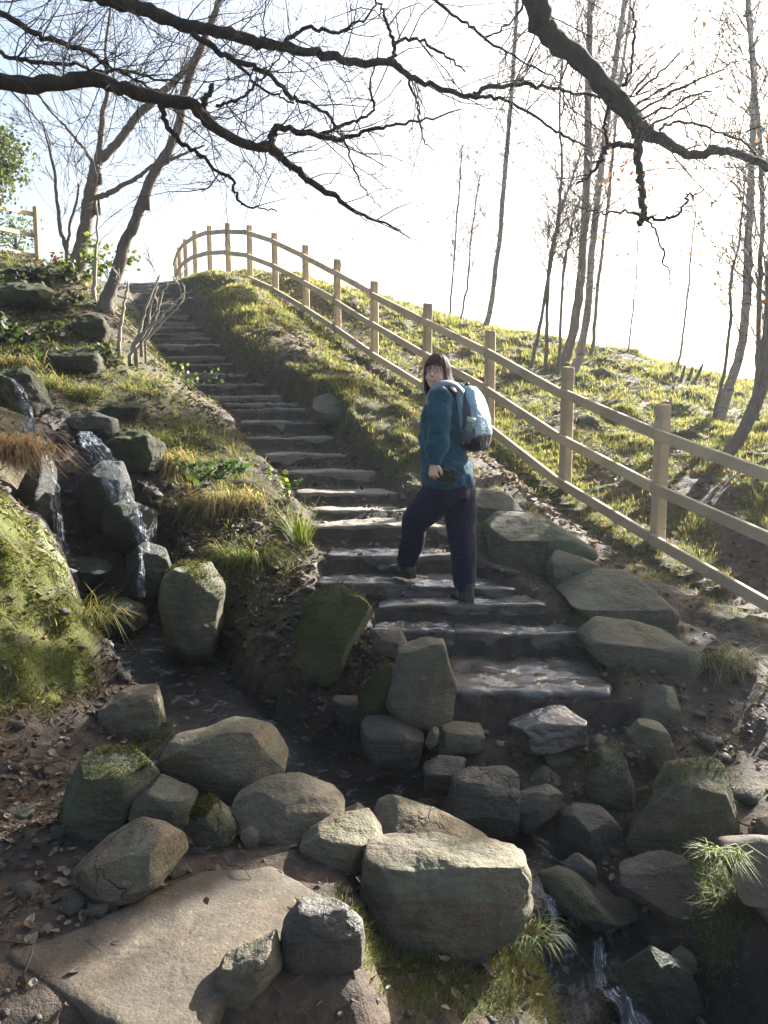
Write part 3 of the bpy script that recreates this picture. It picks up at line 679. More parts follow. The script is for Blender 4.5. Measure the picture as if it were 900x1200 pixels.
rock('narrow upright stone leaning right, behind the large angular boulder', [(735,862),(753,844),(775,844),(784,867),(795,903),(778,916),(766,905),(755,880)], 'stone', .85, .8, Yb=3.62, group=G2, seed=29)
rock('blocky upright stone at the right end of the lowest steps', [(751,835),(757,818),(767,804),(793,810),(796,840),(795,878),(772,878),(755,860)], 'stone', .78, .8, Yb=3.95, group=G2, seed=31)
rock('large angular boulder with an upright right face', [(726,975),(745,953),(761,933),(793,904),(847,896),(854,902),(857,962),(847,981),(788,996),(737,999)], 'stone_moss', .66, .7, group=G2, seed=51, m=3.8)
rock('flat wet rock tilting into the stream below the angular boulder', [(724,1016),(764,1001),(816,1012),(819,1052),(806,1094),(780,1106),(767,1075),(752,1048)], 'stone_dark', .35, .7, Yb=2.82, group='rocks in the stream')
rock('thin jutting ledge rock the stream slides over', [(630,1034),(655,1026),(680,1034),(712,1062),(746,1080),(742,1102),(712,1098),(672,1062)], 'stone_wet_shade', .4, .7, Yb=2.78, group='rocks in the stream', bottom=-.42)
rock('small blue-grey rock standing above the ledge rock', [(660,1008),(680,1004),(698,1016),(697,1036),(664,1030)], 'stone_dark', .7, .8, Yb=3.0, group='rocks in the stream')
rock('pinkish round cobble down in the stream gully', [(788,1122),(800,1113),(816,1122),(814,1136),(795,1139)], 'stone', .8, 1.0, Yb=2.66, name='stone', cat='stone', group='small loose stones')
rock('dark rock at the very bottom of the stream gully', [(730,1150),(770,1120),(810,1140),(820,1185),(775,1200),(735,1195)], 'stone_wet_shade', .6, .8, Yb=2.5, group='rocks in the stream')
rock('dark upright earth face under the grass tuft on the right bank', [(842,1105),(872,1085),(920,1095),(930,1190),(855,1195),(836,1150)], 'stone_wet_shade', .9, .7, Yb=2.6, group='rocks in the stream')  # stone shape standing in for a muddy upright earth face
rock('sunlit squared block over the gully at the right edge', [(852,999),(905,996),(965,1000),(965,1112),(900,1078),(868,1042)], 'slab', .45, .8, Yb=2.6, group=G2, m=9, cuts=0, amp=.02)
rock('small stone at the right edge above the sunlit block', [(884,978),(892,962),(910,960),(915,980),(895,986)], 'stone', .7, .9, name='stone', cat='stone', group='small loose stones')
rock('flat pale stone lying alone on the leaf litter at the left', [(2,950),(12,943),(38,946),(42,954),(30,960),(6,958)], 'stone', .4, 1.0, name='stone', cat='stone', group='small loose stones')
# kerb stones
rock('uppermost kerb stone right of the steps with a sunlit flat top', [(553,585),(559,573),(590,578),(612,590),(612,600),(578,606),(575,650),(555,640)], 'kerb', .72, 1.0, Yb=6.5, group=G3, amp=.026, m=7, cuts=1, lean=-.1)
rock('long kerb stone sloping down from the walker, sunlit along its top', [(572,615),(588,602),(637,607),(691,640),(690,650),(648,652),(641,672),(623,680),(584,662),(572,650)], 'kerb', .62, .9, Yb=5.75, group=G3, amp=.026, m=7, cuts=1)
rock('small humped kerb stone between the long one and the flat one', [(643,680),(645,660),(655,646),(698,660),(707,674),(690,690),(660,700)], 'kerb', .55, .9, Yb=5.35, group=G3, amp=.026)
rock('broad flat-topped kerb stone with pitted green top', [(657,690),(669,672),(747,676),(784,711),(777,737),(740,742),(701,735),(664,704)], 'kerb', .42, .9, Yb=4.95, group=G3, amp=.026, m=7, cuts=1, seed=19)
rock('lowest kerb stone, long with a dark scooped front', [(682,746),(705,729),(751,734),(800,748),(835,765),(834,787),(805,809),(757,811),(730,785),(688,764)], 'kerb', .62, .75, Yb=4.42, group=G3, amp=.026, seed=63)
rock('angular stone set into the turf edge above the steps', [(367,467),(395,456),(438,468),(441,482),(433,516),(413,528),(400,505),(374,492)], 'kerb', .62, .9, Yb=9.0, group=G3, amp=.026, cuts=1)
# upper left bank and waterfall
rock('mossy boulder below the leaning tree on the left bank', [(86,372),(100,363),(119,371),(128,388),(123,411),(100,412),(87,397)], 'bank_rock', .7, .9, group=G4, dY=.26, m=3.0, amp=.075)
rock('broad mossy boulder under the first on the left bank', [(58,415),(93,404),(121,414),(126,434),(98,450),(68,443)], 'bank_rock', .72, .9, group=G4, dY=.26, m=3.0, amp=.075)
rock('flat grey stone showing in the grass above the waterfall', [(112,482),(130,472),(155,470),(174,478),(168,503),(130,508)], 'bank_rock', .8, .9, group=G4, dY=.26, m=3.0, amp=.075)
rock('dark ledge of rock high on the left bank', [(-20,350),(10,330),(50,328),(75,345),(70,368),(20,372),(-20,375)], 'bank_rock', .75, .9, group=G4, dY=.26, m=3.0, amp=.075)
rock('mossy shoulder of rock at the top of the left bank', [(5,322),(25,308),(60,310),(72,322),(60,338),(15,336)], 'bank_rock', .7, .9, group=G4, dY=.26, m=3.0, amp=.075)
rock('tall dark mossy boulder right of the pool', [(190,700),(196,670),(225,653),(246,650),(260,690),(258,740),(242,782),(215,787),(198,745)], 'stone_moss', .85, .8, Yb=4.95, group=G4, seed=47)
rock('flat wet boulder in front of the left fall', [(66,664),(85,652),(116,655),(133,668),(126,692),(95,698),(74,684)], 'stone_wet_shade', .6, .9, Yb=5.45, group=G4, sc=.92)
rock('wet black rock behind the middle of the waterfall', [(92,560),(115,535),(142,535),(152,565),(160,602),(140,642),(105,634)], 'stone_wet_shade', .8, .7, Yb=5.95, group=G4, sc=.92)
rock('wet rounded rock the middle fall splits on', [(118,598),(145,580),(185,600),(184,640),(150,655),(124,640)], 'stone_wet_shade', .7, .8, Yb=5.75, group=G4, sc=.92)
rock('wet rock at the foot of the right fall', [(142,655),(165,632),(192,640),(206,670),(184,705),(146,700)], 'stone_wet_shade', .7, .8, Yb=5.45, group=G4, sc=.92)
rock('black rock at the lip of the upper fall', [(78,490),(105,478),(136,490),(140,522),(98,530)], 'stone_wet_shade', .7, .8, Yb=6.75, group=G4, sc=.92)
rock('black rock on the left of the left fall', [(20,560),(40,520),(58,540),(62,610),(50,650),(25,620)], 'stone_wet_shade', .8, .8, Yb=5.7, group=G4, sc=.92)
rock('low wet boulder damming the pool', [(110,705),(140,700),(168,712),(172,735),(140,748),(112,735)], 'stone_wet_shade', .55, .9, Yb=5.15, group=G4, sc=.92)

rock('black mossy rock behind the upper spout of water', [(-20,470),(-5,430),(25,425),(50,445),(60,480),(30,500),(-10,500)], 'bank_rock', .8, .8, Yb=6.9, group=G4, sc=.92, m=3.0, amp=.075)
rock('dark mossy rock under the grey stone at the fall', [(100,520),(130,500),(170,500),(196,520),(190,556),(150,560),(118,548)], 'bank_rock', .75, .8, Yb=6.5, group=G4, sc=.92, m=3.0, amp=.075)
# ---- paving slab in the foreground
sl_px = [(8,1116),(100,1086),(165,1052),(240,1018),(320,1013),(382,1050),(335,1092),(300,1122),(252,1182),(222,1250),(160,1240),(130,1200),(48,1150)]
top_z = .015
sp2 = []
for a, b in sl_px:
    u = (a - 450) / F; v = (600 - b) / F; dy = cp - v * sp_; dz = sp_ + v * cp
    tt = (top_z - EYE[2]) / dz; sp2.append((u * tt, dy * tt))
sp2 = np.array(sp2); cs2 = sp2.mean(0)
bm = bmesh.new()
prng = np.random.default_rng(3)
def dense(poly, step=.03):
    out = []
    for i in range(len(poly)):
        a, b = poly[i], poly[(i + 1) % len(poly)]; n_ = max(1, int(np.linalg.norm(b - a) / step))
        for k_ in range(n_): out.append(a + (b - a) * k_ / n_)
    return np.array(out)
ring = dense(sp2); rr = ring + .012 * np.stack([fbm2(ring[:, 0] * 9, ring[:, 1] * 9, 3, 1), fbm2(ring[:, 0] * 9, ring[:, 1] * 9, 3, 2)], 1)
rings = []
for k_, (s, dz_) in enumerate([(0.999, -.20), (1.0, -.08), (1.0, -.022), (.992, -.006), (.97, 0), (.85, 0), (.7, 0), (.55, 0), (.4, 0), (.25, 0), (.1, 0)]):
    pz = cs2 + (rr - cs2) * s
    zz = top_z + dz_ + (0.010 * fbm2(pz[:, 0] * 5, pz[:, 1] * 5, 4, 8) + 0.004 * fbm2(pz[:, 0] * 30, pz[:, 1] * 30, 3, 9)) * (1 if dz_ > -.05 else 0)
    rings.append([bm.verts.new((p_[0] - cs2[0], p_[1] - cs2[1], float(q_))) for p_, q_ in zip(pz, zz)])
N_ = len(rr)
for k_ in range(len(rings) - 1):
    for j in range(N_): bm.faces.new((rings[k_][j], rings[k_][(j + 1) % N_], rings[k_ + 1][(j + 1) % N_], rings[k_ + 1][j]))
bm.faces.new(rings[-1])
bmesh.ops.recalc_face_normals(bm, faces=bm.faces)
me = bpy.data.meshes.new('paving_slab'); bm.to_mesh(me); bm.free()
for p_ in me.polygons: p_.use_smooth = True
tag(link('paving_slab', me, M['slab'], None, (cs2[0], cs2[1], 0)), 'large flat earth-stained slab with a strip of sunlight, in the foreground', 'slab')
# ------------------------------------------------------------------ fences
def bar(acc, a, b, w, h, bev=.006):
    """squared timber from a to b, w wide, h high, with eased edges"""
    a = np.asarray(a, float); b = np.asarray(b, float); t = b - a; L_ = np.linalg.norm(t); t /= L_
    up = np.array([0, 0, 1.0]) if abs(t[2]) < .9 else np.array([0, 1.0, 0]); s = np.cross(t, up); s /= np.linalg.norm(s); u = np.cross(s, t)
    pr = [(-w/2+bev, -h/2), (w/2-bev, -h/2), (w/2, -h/2+bev), (w/2, h/2-bev), (w/2-bev, h/2), (-w/2+bev, h/2), (-w/2, h/2-bev), (-w/2, -h/2+bev)]
    n = len(pr); vs = [a + s * p + u * q for p, q in pr] + [b + s * p + u * q for p, q in pr]
    fs = [(i, (i + 1) % n, n + (i + 1) % n, n + i) for i in range(n)] + [tuple(range(n - 1, -1, -1)), tuple(range(n, 2 * n))]
    acc.add(vs, fs)
FR = np.random.default_rng(9)
def fence(label, posts, rail_h, rail_px, post_w, post_h, side=1.0, sag=0.0, rw=.045, rh=.095):
    """posts: (x, y, z ground, height)"""
    f_ = empty('wooden_fence', posts[len(posts) // 3][:3], label, 'fence')
    tops = []
    for i, (a, b, c, hh) in enumerate(posts):
        acc = Acc(); w = post_w
        bev = .012; top = c + hh
        pr = [(-w/2+bev, -w/2), (w/2-bev, -w/2), (w/2, -w/2+bev), (w/2, w/2-bev), (w/2-bev, w/2), (-w/2+bev, w/2), (-w/2, w/2-bev), (-w/2, -w/2+bev)]
        nx_ = posts[min(i + 1, len(posts) - 1)]; pv = posts[max(i - 1, 0)]; an = math.atan2(nx_[1] - pv[1], nx_[0] - pv[0]) + .2 * 0
        ca, sa = math.cos(an), math.sin(an)
        vs = []
        lx, ly = FR.normal(0, .012), FR.normal(0, .012); top += FR.normal(0, .012)
        for zz, s in ((c - .35, 1), (c + hh * .5, 1), (top - .012, 1), (top, .86)):
            fl2 = max(0, zz - c) / hh; vs += [(a + (p * ca - q * sa) * s + lx * fl2, b + (p * sa + q * ca) * s + ly * fl2, zz + (.012 * p / w if zz > c + .6 * hh else 0)) for p, q in pr]
        n = 8; fs = [(r_ * n + j, r_ * n + (j + 1) % n, (r_ + 1) * n + (j + 1) % n, (r_ + 1) * n + j) for r_ in range(3) for j in range(n)] + [tuple(range(n - 1, -1, -1)), tuple(3 * n + j for j in range(n))]
        acc.add(vs, fs); acc.build('post', M['post'], f_, (a, b, c), smooth=False)
        tops.append((a, b, c, hh, an))
    for k_, rh_ in enumerate(rail_h):
        for i in range(len(posts) - 1):
            a0, a1 = tops[i], tops[i + 1]
            t = np.array([a1[0] - a0[0], a1[1] - a0[1]]); t /= np.linalg.norm(t); nn = np.array([t[1], -t[0]])
            # nailed to the stair side of the posts
            nn = nn if (nn @ np.array([-.6, -.8])) * side > 0 else -nn
            off = post_w / 2 + rw / 2 + .001
            up_ = (lambda yy: (.055 * (2 - k_) / 2) * float(sstep(9, 16, np.float64(yy)))) if side == 1.0 and len(posts) > 5 else (lambda yy: 0); p0 = np.array([a0[0] + nn[0] * off, a0[1] + nn[1] * off, a0[2] + (rh_ + up_(a0[1])) * a0[3]]); p1 = np.array([a1[0] + nn[0] * off, a1[1] + nn[1] * off, a1[2] + (rh_ + up_(a1[1])) * a1[3]])
            p0[2] += FR.normal(0, .008); p1[2] += FR.normal(0, .008)
            e = (p1 - p0) / np.linalg.norm(p1 - p0) * .018
            acc = Acc(); bar(acc, p0 + e * .2, p1 - e * .2, rw, rh); acc.build('rail', M['rail'], f_, (p0 + p1) / 2, smooth=False)
    return f_
FP = [(777, 473, 7.0), (666, 432, 8.4), (575, 388, 9.9), (501, 357, 11.4), (439, 329, 13.0), (395, 306, 14.3), (358, 288, 15.5), (322, 272, 16.7), (292, 263, 17.9), (267, 262, 19.0), (245, 264.5, 20.2), (228, 271, 21.5), (217, 280, 22.7), (210, 291, 24.0), (206, 303, 25.4)]
posts = []
for px_, py_, Y in FP:
    tp = P(px_, py_, Y); hgt = 1.27 if Y < 9 else 1.22; gz = tp[2] - hgt
    posts.append((tp[0], tp[1], gz, hgt))
d0 = np.array(posts[0]) - np.array(posts[1]); d0 *= .97
e0 = np.array(posts[0]) + d0 * np.array([1, 1, .85, 0]); e1 = e0 + d0 * np.array([1, 1, .6, 0])
posts = [tuple(e1), tuple(e0)] + posts
fence('long new timber post and rail fence climbing the slope right of the steps', posts, (.80, .43, .07), None, .105, 1.25)
lp = []
for px_, py_, Y in ((42, 243, 18.5), (-14, 229, 17.4), (-75, 215, 16.3)):
    tp = P(px_, py_, Y); lp.append((tp[0], tp[1], tp[2] - 1.25, 1.25))
fence('short run of weathered rail fence at the top left edge above the bank', lp, (.88, .52, .16), None, .12, 1.25, side=1)
# ------------------------------------------------------------------ grass, moss, litter
def set_tint(me, cols):
    a = me.color_attributes.new('tint', 'FLOAT_COLOR', 'POINT')
    c = np.concatenate([np.asarray(cols, np.float32), np.ones((len(cols), 1), np.float32)], 1); a.data.foreach_set('color', c.ravel())
def blades_mesh(name, base, az, lean, length, width, cols, curl=.5):
    """n bent blades: base (n,3), az heading, lean (0 upright..1 flat)"""
    n = len(base); d = np.stack([np.cos(az), np.sin(az), np.zeros(n)], 1); s = np.stack([-np.sin(az), np.cos(az), np.zeros(n)], 1)
    up = np.array([0, 0, 1.0])
    def at(tt):
        a = lean * (0.35 + curl * 1.6 * tt); a = np.clip(a, 0, 1.9)
        return base + (length * tt)[:, None] * (np.cos(a)[:, None] * up + np.sin(a)[:, None] * d)
    p1 = at(np.full(n, .5)); p2 = at(np.ones(n)); w = width[:, None] * .5
    v = np.stack([base - s * w, base + s * w, p1 + s * w * .8, p1 - s * w * .8, p2], 1).reshape(-1, 3)
    o = (np.arange(n) * 5)[:, None]
    f = np.concatenate([o + np.array([[0, 1, 2, 3]]), o + np.array([[3, 2, 4]])], 1).ravel()
    me = mesh_np(name, v, f, np.tile([4, 3], n), True)
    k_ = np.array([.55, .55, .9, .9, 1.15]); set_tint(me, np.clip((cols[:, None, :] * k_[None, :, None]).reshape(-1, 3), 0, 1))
    return me
def scatter(rng, n, box, mask, power=1.0, ywt=None):
    X = rng.uniform(box[0], box[1], n); Y = rng.uniform(box[2], box[3], n) if ywt is None else box[2] + (box[3] - box[2]) * rng.random(n) ** ywt
    keep = rng.random(n) < np.clip(samp(mask, X, Y), 0, 1) ** power
    X, Y = X[keep], Y[keep]; return X, Y
GREEN, YEL, STRAW, DEEP = np.array([.085, .130, .022]), np.array([.165, .185, .040]), np.array([.30, .235, .115]), np.array([.040, .075, .016])
GREEN, YEL, STRAW = GREEN * 1.1, np.array([.195, .200, .070]), STRAW * 1.2
def tint(rng, n, wts, var=.25):
    pal = np.array([GREEN, YEL, STRAW, DEEP]); i = rng.choice(4, n, p=np.array(wts) / sum(wts))
    return np.clip(pal[i] * (1 + var * rng.normal(size=(n, 1))), .008, .6)
def grass(name, rng, X, Y, per, lng, wts, lean=(.2, .9), w=.006, spread=.05, sc=None, tvar=None):
    n = len(X); k_ = np.repeat(np.arange(n), per); m_ = len(k_)
    sz = (rng.uniform(.55, 1.3, n) * (.7 + .75 * np.clip(fbm2(X * 1.6, Y * 1.6, 3, 91) + .25, 0, .8)))[k_]
    dist = np.sqrt(X ** 2 + Y ** 2)[k_]; wd = w * np.clip(dist / 7, .6, 2.6)
    a = rng.uniform(0, 2 * np.pi, m_); r_ = spread * np.sqrt(rng.random(m_)) * sz
    bx, by = X[k_] + r_ * np.cos(a), Y[k_] + r_ * np.sin(a)
    bz = H(bx, by) - .012
    az = a + rng.normal(0, .7, m_)
    # hang down the slope a little
    gxs = (H(bx + .15, by) - H(bx - .15, by)) / .3; gys = (H(bx, by + .15) - H(bx, by - .15)) / .3
    dx, dy = np.cos(az) - gxs * 1.1, np.sin(az) - gys * 1.1; az = np.arctan2(dy, dx)
    le = rng.uniform(lng[0], lng[1], m_) * sz; ln_ = rng.uniform(lean[0], lean[1], m_)
    tw = tint(rng, n, wts, .2)[k_] * .6 + tint(rng, m_, wts, .2) * .4
    return tag(link(name, blades_mesh(name, np.stack([bx, by, bz], 1), az, ln_, le, wd * rng.uniform(.6, 1.3, m_), tw), M['grass']), kind='stuff')
rg = np.random.default_rng(11)
# cluster field: grass is patchy
gs_ = g.reshape(GX.shape)
clump = np.clip(.72 + 1.7 * fbm2(GX * 1.6, GY * 1.6, 3, 91), .02, 1); GMc = GM * clump
for name, box, n, per, lng, w, wts in (('meadow_grass', (-2.5, 5.5, 5.8, 11), 32000, 9, (.025, .085), .0055, (4, 5, 3.5, 1)),
                                  ('meadow_grass', (-8, 9, 11, 21), 46000, 7, (.035, .11), .007, (4, 6, 4.0, .6))):
    X, Y = scatter(rg, n, box, GMc, .8); keep = (X > np.interp(Y, ST[:, 0], ST[:, 2]) + .05)
    grass(name, rg, X[keep], Y[keep], per, lng, wts, w=w)
X, Y = scatter(rg, 26000, (-8, 0.2, 5.3, 18), np.clip(GMc + .35 * (gs_ > .68), 0, 1), .9); keep = (X < np.interp(Y, ST[:, 0], ST[:, 1]) + .04) & ((Y < 8.3) | (rg.random(len(X)) < .35) | (samp(gs_, X, Y) > .68))
grass('bank_grass', rg, X[keep], Y[keep], 11, (.035, .125), (4, 5, 3.0, 1.0), lean=(.3, 1.2), w=.005)
# foreground tufts
X, Y = scatter(rg, 13000, (-.5, 1.1, 1.75, 2.75), GM, 1.0)
grass('foreground_grass', rg, X, Y, 7, (.018, .065), (5, 1.5, 3.2, 4), lean=(.2, 1.1), w=.0042, spread=.025)
X, Y = scatter(rg, 2600, (.95, 1.6, 2.3, 3.3), GM, 1.0)
grass('gully_grass', rg, X, Y, 8, (.05, .20), (6, 4, 1, 2), lean=(.4, 1.3), w=.0042, spread=.03)
X, Y = scatter(rg, 1800, (1.0, 3.4, 3.3, 6.5), np.clip(GM + .06, 0, 1), 1.0)
grass('path_side_grass', rg, X, Y, 6, (.04, .12), (5, 4, 3, 2), lean=(.3, 1.2), w=.0042, spread=.03)
# moss cushion on the left bank
X, Y = scatter(rg, 120000, (-3.2, -.9, 3.2, 5.2), MM, 1.0)
nz_ = fbm2(X * 7, Y * 7, 3, 4); kp = nz_ > -.10; X, Y, nz_ = X[kp], Y[kp], nz_[kp]
n = len(X); mcol = np.array([.125, .135, .020]) * (1 + .55 * fbm2(X * 4, Y * 4, 3, 14))[:, None] * rg.uniform(.6, 1.4, (n, 1)); st = rg.random(n) < .07; mcol[st] = STRAW * .8
tag(link('moss', blades_mesh('moss', np.stack([X, Y, H(X, Y) - .004 + .012 * np.maximum(0, nz_)], 1), rg.uniform(0, 6.28, n), rg.uniform(.2, 1.3, n), rg.uniform(.008, .024, n), rg.uniform(.003, .007, n), np.clip(mcol, .01, .5)), M['moss']), kind='stuff')
X, Y = scatter(rg, 4200, (-3.2, -.9, 3.2, 5.4), MM, 1.0)
kp = fbm2(X * 2, Y * 2, 2, 8) > .0
grass('moss_bank_grass', rg, X[kp], Y[kp], 7, (.025, .11), (2, 4, 5, 1), lean=(.4, 1.4), w=.004, spread=.03)

# fallen leaves and twigs
def litter(name, rng, X, Y, size, pal, lift=.006):
    n = len(X); az = rng.uniform(0, 6.28, n); L_ = rng.uniform(size[0], size[1], n); W_ = L_ * rng.uniform(.45, .75, n)
    tx = rng.normal(0, .35, n); ty = rng.normal(0, .35, n); cu = rng.uniform(-.1, .45, n) * L_
    c, s = np.cos(az), np.sin(az); base = np.stack([X, Y, H(X, Y) + lift], 1)
    def pt(u, v, w_):
        return base + np.stack([c * u - s * v, s * u + c * v, w_ + tx * u + ty * v + np.abs(v) * .2], 1)
    z0 = np.zeros(n)
    P_ = [pt(-L_ * .5, z0, cu * .6), pt(-L_ * .15, -W_ * .5, cu * .1 + W_ * .15), pt(L_ * .25, -W_ * .42, cu * .3 + W_ * .1), pt(L_ * .5, z0, cu), pt(L_ * .25, W_ * .42, cu * .3 + W_ * .12), pt(-L_ * .15, W_ * .5, cu * .1 + W_ * .12), pt(z0, z0, z0)]
    v = np.stack(P_, 1).reshape(-1, 3); o = (np.arange(n) * 7)[:, None]
    f = np.concatenate([o + np.array([[0, 1, 6, 5]]), o + np.array([[1, 2, 3, 6]]), o + np.array([[6, 3, 4, 5]])], 1).ravel()
    me = mesh_np(name, v, f, np.tile([4, 4, 4], n), False)
    pal = np.array(pal); col = pal[rng.integers(0, len(pal), n)] * rng.uniform(.6, 1.35, (n, 1)); set_tint(me, np.repeat(col, 7, 0))
    return tag(link(name, me, M['litter']), kind='stuff')
X, Y = scatter(rg, 14000, (-3, 8, 6, 17), np.clip(1.05 - GMc * 1.4, 0, 1)); kp = X > np.interp(Y, ST[:, 0], ST[:, 2]); litter('fallen_leaves', rg, X[kp], Y[kp], (.035, .08), [(.09, .055, .032), (.13, .085, .05), (.06, .04, .026), (.2, .15, .10)])
BROWN = [(.085, .052, .030), (.125, .082, .05), (.055, .036, .024), (.20, .15, .10), (.16, .10, .05), (.26, .21, .16)]
inv = 1 - np.clip(GM, 0, 1); dens = inv * (1 - WG * .6) * np.clip(.35 + 1.3 * fbm2(GX * 1.4, GY * 1.4, 3, 72), .05, 1)
offslab = 1 - in_poly(GX.ravel(), GY.ravel(), cs2 + (sp2 - cs2) * 1.0).reshape(GX.shape) * .9; offslab *= 1 - bed.reshape(GX.shape) * .8
X, Y = scatter(rg, 16000, (-2.6, 2.2, 1.5, 5), dens * offslab, 1.0); litter('fallen_leaves', rg, X, Y, (.018, .045), BROWN)
X, Y = scatter(rg, 9000, (-2.5, 4.0, 4, 9), dens, 1.0); litter('fallen_leaves', rg, X, Y, (.03, .06), BROWN)
X, Y = scatter(rg, 5000, (-7, -1.5, 5, 13), np.clip(1.1 - GM, 0, 1), 1.0); litter('fallen_leaves', rg, X, Y, (.035, .075), BROWN)
IVY = [(.035, .06, .014), (.055, .085, .02), (.09, .12, .03), (.13, .14, .035), (.10, .06, .03)]
ivm = np.clip(.15 + 1.6 * fbm2(GX * 1.6, GY * 1.6, 3, 55), 0, 1) * (1 - WG)
X, Y = scatter(rg, 52000, (-7.5, -1.0, 5.6, 14), ivm); kp = X < np.interp(Y, ST[:, 0], ST[:, 1]) - .2; litter('ground_ivy', rg, X[kp], Y[kp], (.02, .05), [(a * .6, b * .6, c * .6) for a, b, c in IVY], .02)  # ivy leaf colours dimmed to paint the bank's shade
def twigs(name, rng, X, Y, ln, r0):
    acc = Acc()
    for a, b in zip(X, Y):
        L_ = rng.uniform(*ln); az = rng.uniform(0, 6.28); k_ = 4; pts_ = []
        for i in range(k_ + 1):
            s = i / k_ * L_; q = np.array([a + math.cos(az) * s, b + math.sin(az) * s]); az += rng.normal(0, .18)
            pts_.append([q[0], q[1], float(H(q[0], q[1])) + .008 + .012 * abs(rng.normal())])
        acc.tube(pts_, np.linspace(r0, r0 * .4, k_ + 1) * rng.uniform(.6, 1.4), 4)
    return tag(acc.build(name, M['twig']), kind='stuff')
X, Y = scatter(rg, 2000, (-2.4, 2.2, 1.6, 6.5), dens * offslab); twigs('fallen_twigs', rg, X, Y, (.06, .28), .0028)
# gravel and small chips
def gravel(name, rng, X, Y, size, mat):
    acc = Acc(); u, f_ = cube_sphere(2); fl = [tuple(q) for q in f_]
    for a, b in zip(X, Y):
        s = rng.uniform(*size) * rng.uniform(.5, 1.2); v = u * (1 + .22 * rng.normal(size=(len(u), 1))) * np.array([1, rng.uniform(.6, 1), rng.uniform(.4, .7)]) * s
        an = rng.uniform(0, 6.28); c, s2 = math.cos(an), math.sin(an); v = np.stack([v[:, 0] * c - v[:, 1] * s2, v[:, 0] * s2 + v[:, 1] * c, v[:, 2]], 1)
        acc.add(v + np.array([a, b, float(H(a, b)) + s * .1]), fl)
    return tag(acc.build(name, mat), kind='stuff')
inv = inv * (1 - .93 * MM); X, Y = scatter(rg, 1500, (-2.4, 2.4, 1.8, 5.2), inv * offslab); gravel('gravel', rg, X, Y, (.006, .022), M['stone_dark'])
X, Y = scatter(rg, 500, (-.5, 1.6, 3.3, 7.5), np.clip(wc.reshape(GX.shape) + .15, 0, 1)); gravel('gravel', rg, X, Y, (.008, .028), M['step'])
X, Y = scatter(rg, 900, (-2.2, 1.5, 2.5, 5.6), bed.reshape(GX.shape)); gravel('stream_gravel', rg, X, Y, (.015, .05), M['stone_wet_shade'])

X, Y = scatter(rg, 260, (-2.2, 2.4, 2.2, 5.0), inv * offslab * (1 - wc.reshape(GX.shape))); gravel('rubble', rg, X, Y, (.025, .06), M['stone_dark'])
X, Y = scatter(rg, 420, (-2.6, 1.0, 4.0, 6.6), np.clip(inv + .3, 0, 1) * (1 - wc.reshape(GX.shape)) * (1 - MM)); gravel('rubble', rg, X, Y, (.02, .06), M['stone_dark'])
X, Y = scatter(rg, 500, (-2.6, .6, 3.8, 6.6), np.clip(inv + .4, 0, 1) * (1 - wc.reshape(GX.shape))); twigs('dead_stalks', rg, X, Y, (.1, .4), .0026)
# hanging dead grass and bracken on the gorge edge; brambles: things of their own
def tussock(name, label, cat, px, py, n, ln, wts, w=.004, spread=.1, lean=(.7, 1.5), az0=None, seed=0, Y=None, group=None, dz=0, mul=None):
    rng = np.random.default_rng(seed); p = P(px, py, Y) if Y else hit(px, py)
    a = rng.uniform(0, 6.28, n); r_ = spread * np.sqrt(rng.random(n)); b = np.stack([r_ * np.cos(a), r_ * np.sin(a) * .6, rng.normal(0, spread * .12, n)], 1)
    az = a + rng.normal(0, .5, n) if az0 is None else az0 + rng.normal(0, .75, n)
    me = blades_mesh(name, b, az, rng.uniform(lean[0], lean[1], n), rng.uniform(ln[0], ln[1], n), w * rng.uniform(.6, 1.3, n), tint(rng, n, wts, .25) * (1 if mul is None else np.array(mul)), curl=.75)
    return tag(link(name, me, M['grass'], None, (p[0], p[1], p[2] + dz)), label, cat, group)
GT = 'tussocks hanging on the banks'
tussock('grass_tussock', 'straw-coloured tussock drooping over the gorge edge beside the waterfall', 'grass tuft', 285, 590, 420, (.15, .42), (1, 1, 8, .3), .006, .2, az0=-2.2, seed=1, group=GT)
tussock('grass_tussock', 'thick green tussock on the bank end right of the tall mossy boulder', 'grass tuft', 292, 655, 700, (.10, .30), (4, 3, 2.5, 3), .0045, .22, seed=2, group=GT, dz=.02)
tussock('grass_tussock', 'tall thin green tuft at the left end of the sixth step', 'grass tuft', 352, 640, 120, (.2, .48), (6, 3, 1.5, 2), .006, .07, lean=(.1, .7), seed=3, group=GT)
tussock('bracken', 'red-brown dead bracken hanging at the left edge above the moss bank', 'bracken', 14, 530, 480, (.2, .48), (.1, .1, 3, .1), .008, .28, az0=-1.3, lean=(1.0, 1.75), seed=4, Y=5.3, mul=(.32, .24, .22))
tussock('grass_tussock', 'pale tussock on top of the broad mossy boulder', 'grass tuft', 48, 452, 300, (.12, .32), (2, 2, 3, 1.5), .008, .22, az0=-1.6, seed=5, group=GT)
tussock('grass_tussock', 'pale green tussock above the grey stone at the fall', 'grass tuft', 100, 462, 320, (.12, .3), (3, 3, 2, 2), .007, .25, az0=-1.9, seed=6, group=GT)
tussock('grass_tussock', 'dry tuft leaning over the pool at the foot of the moss bank', 'grass tuft', 108, 735, 220, (.12, .34), (3, 3, 5, 2), .0045, .1, az0=-.4, lean=(.4, 1.2), seed=7, group=GT, dz=.03)
tussock('grass_tussock', 'bright green tuft on the gully edge left of the sunlit block', 'grass tuft', 845, 1015, 200, (.05, .17), (6, 5, .6, 2), .0045, .07, lean=(.5, 1.5), az0=-1.9, seed=8, group=GT, Y=2.7, dz=.03)
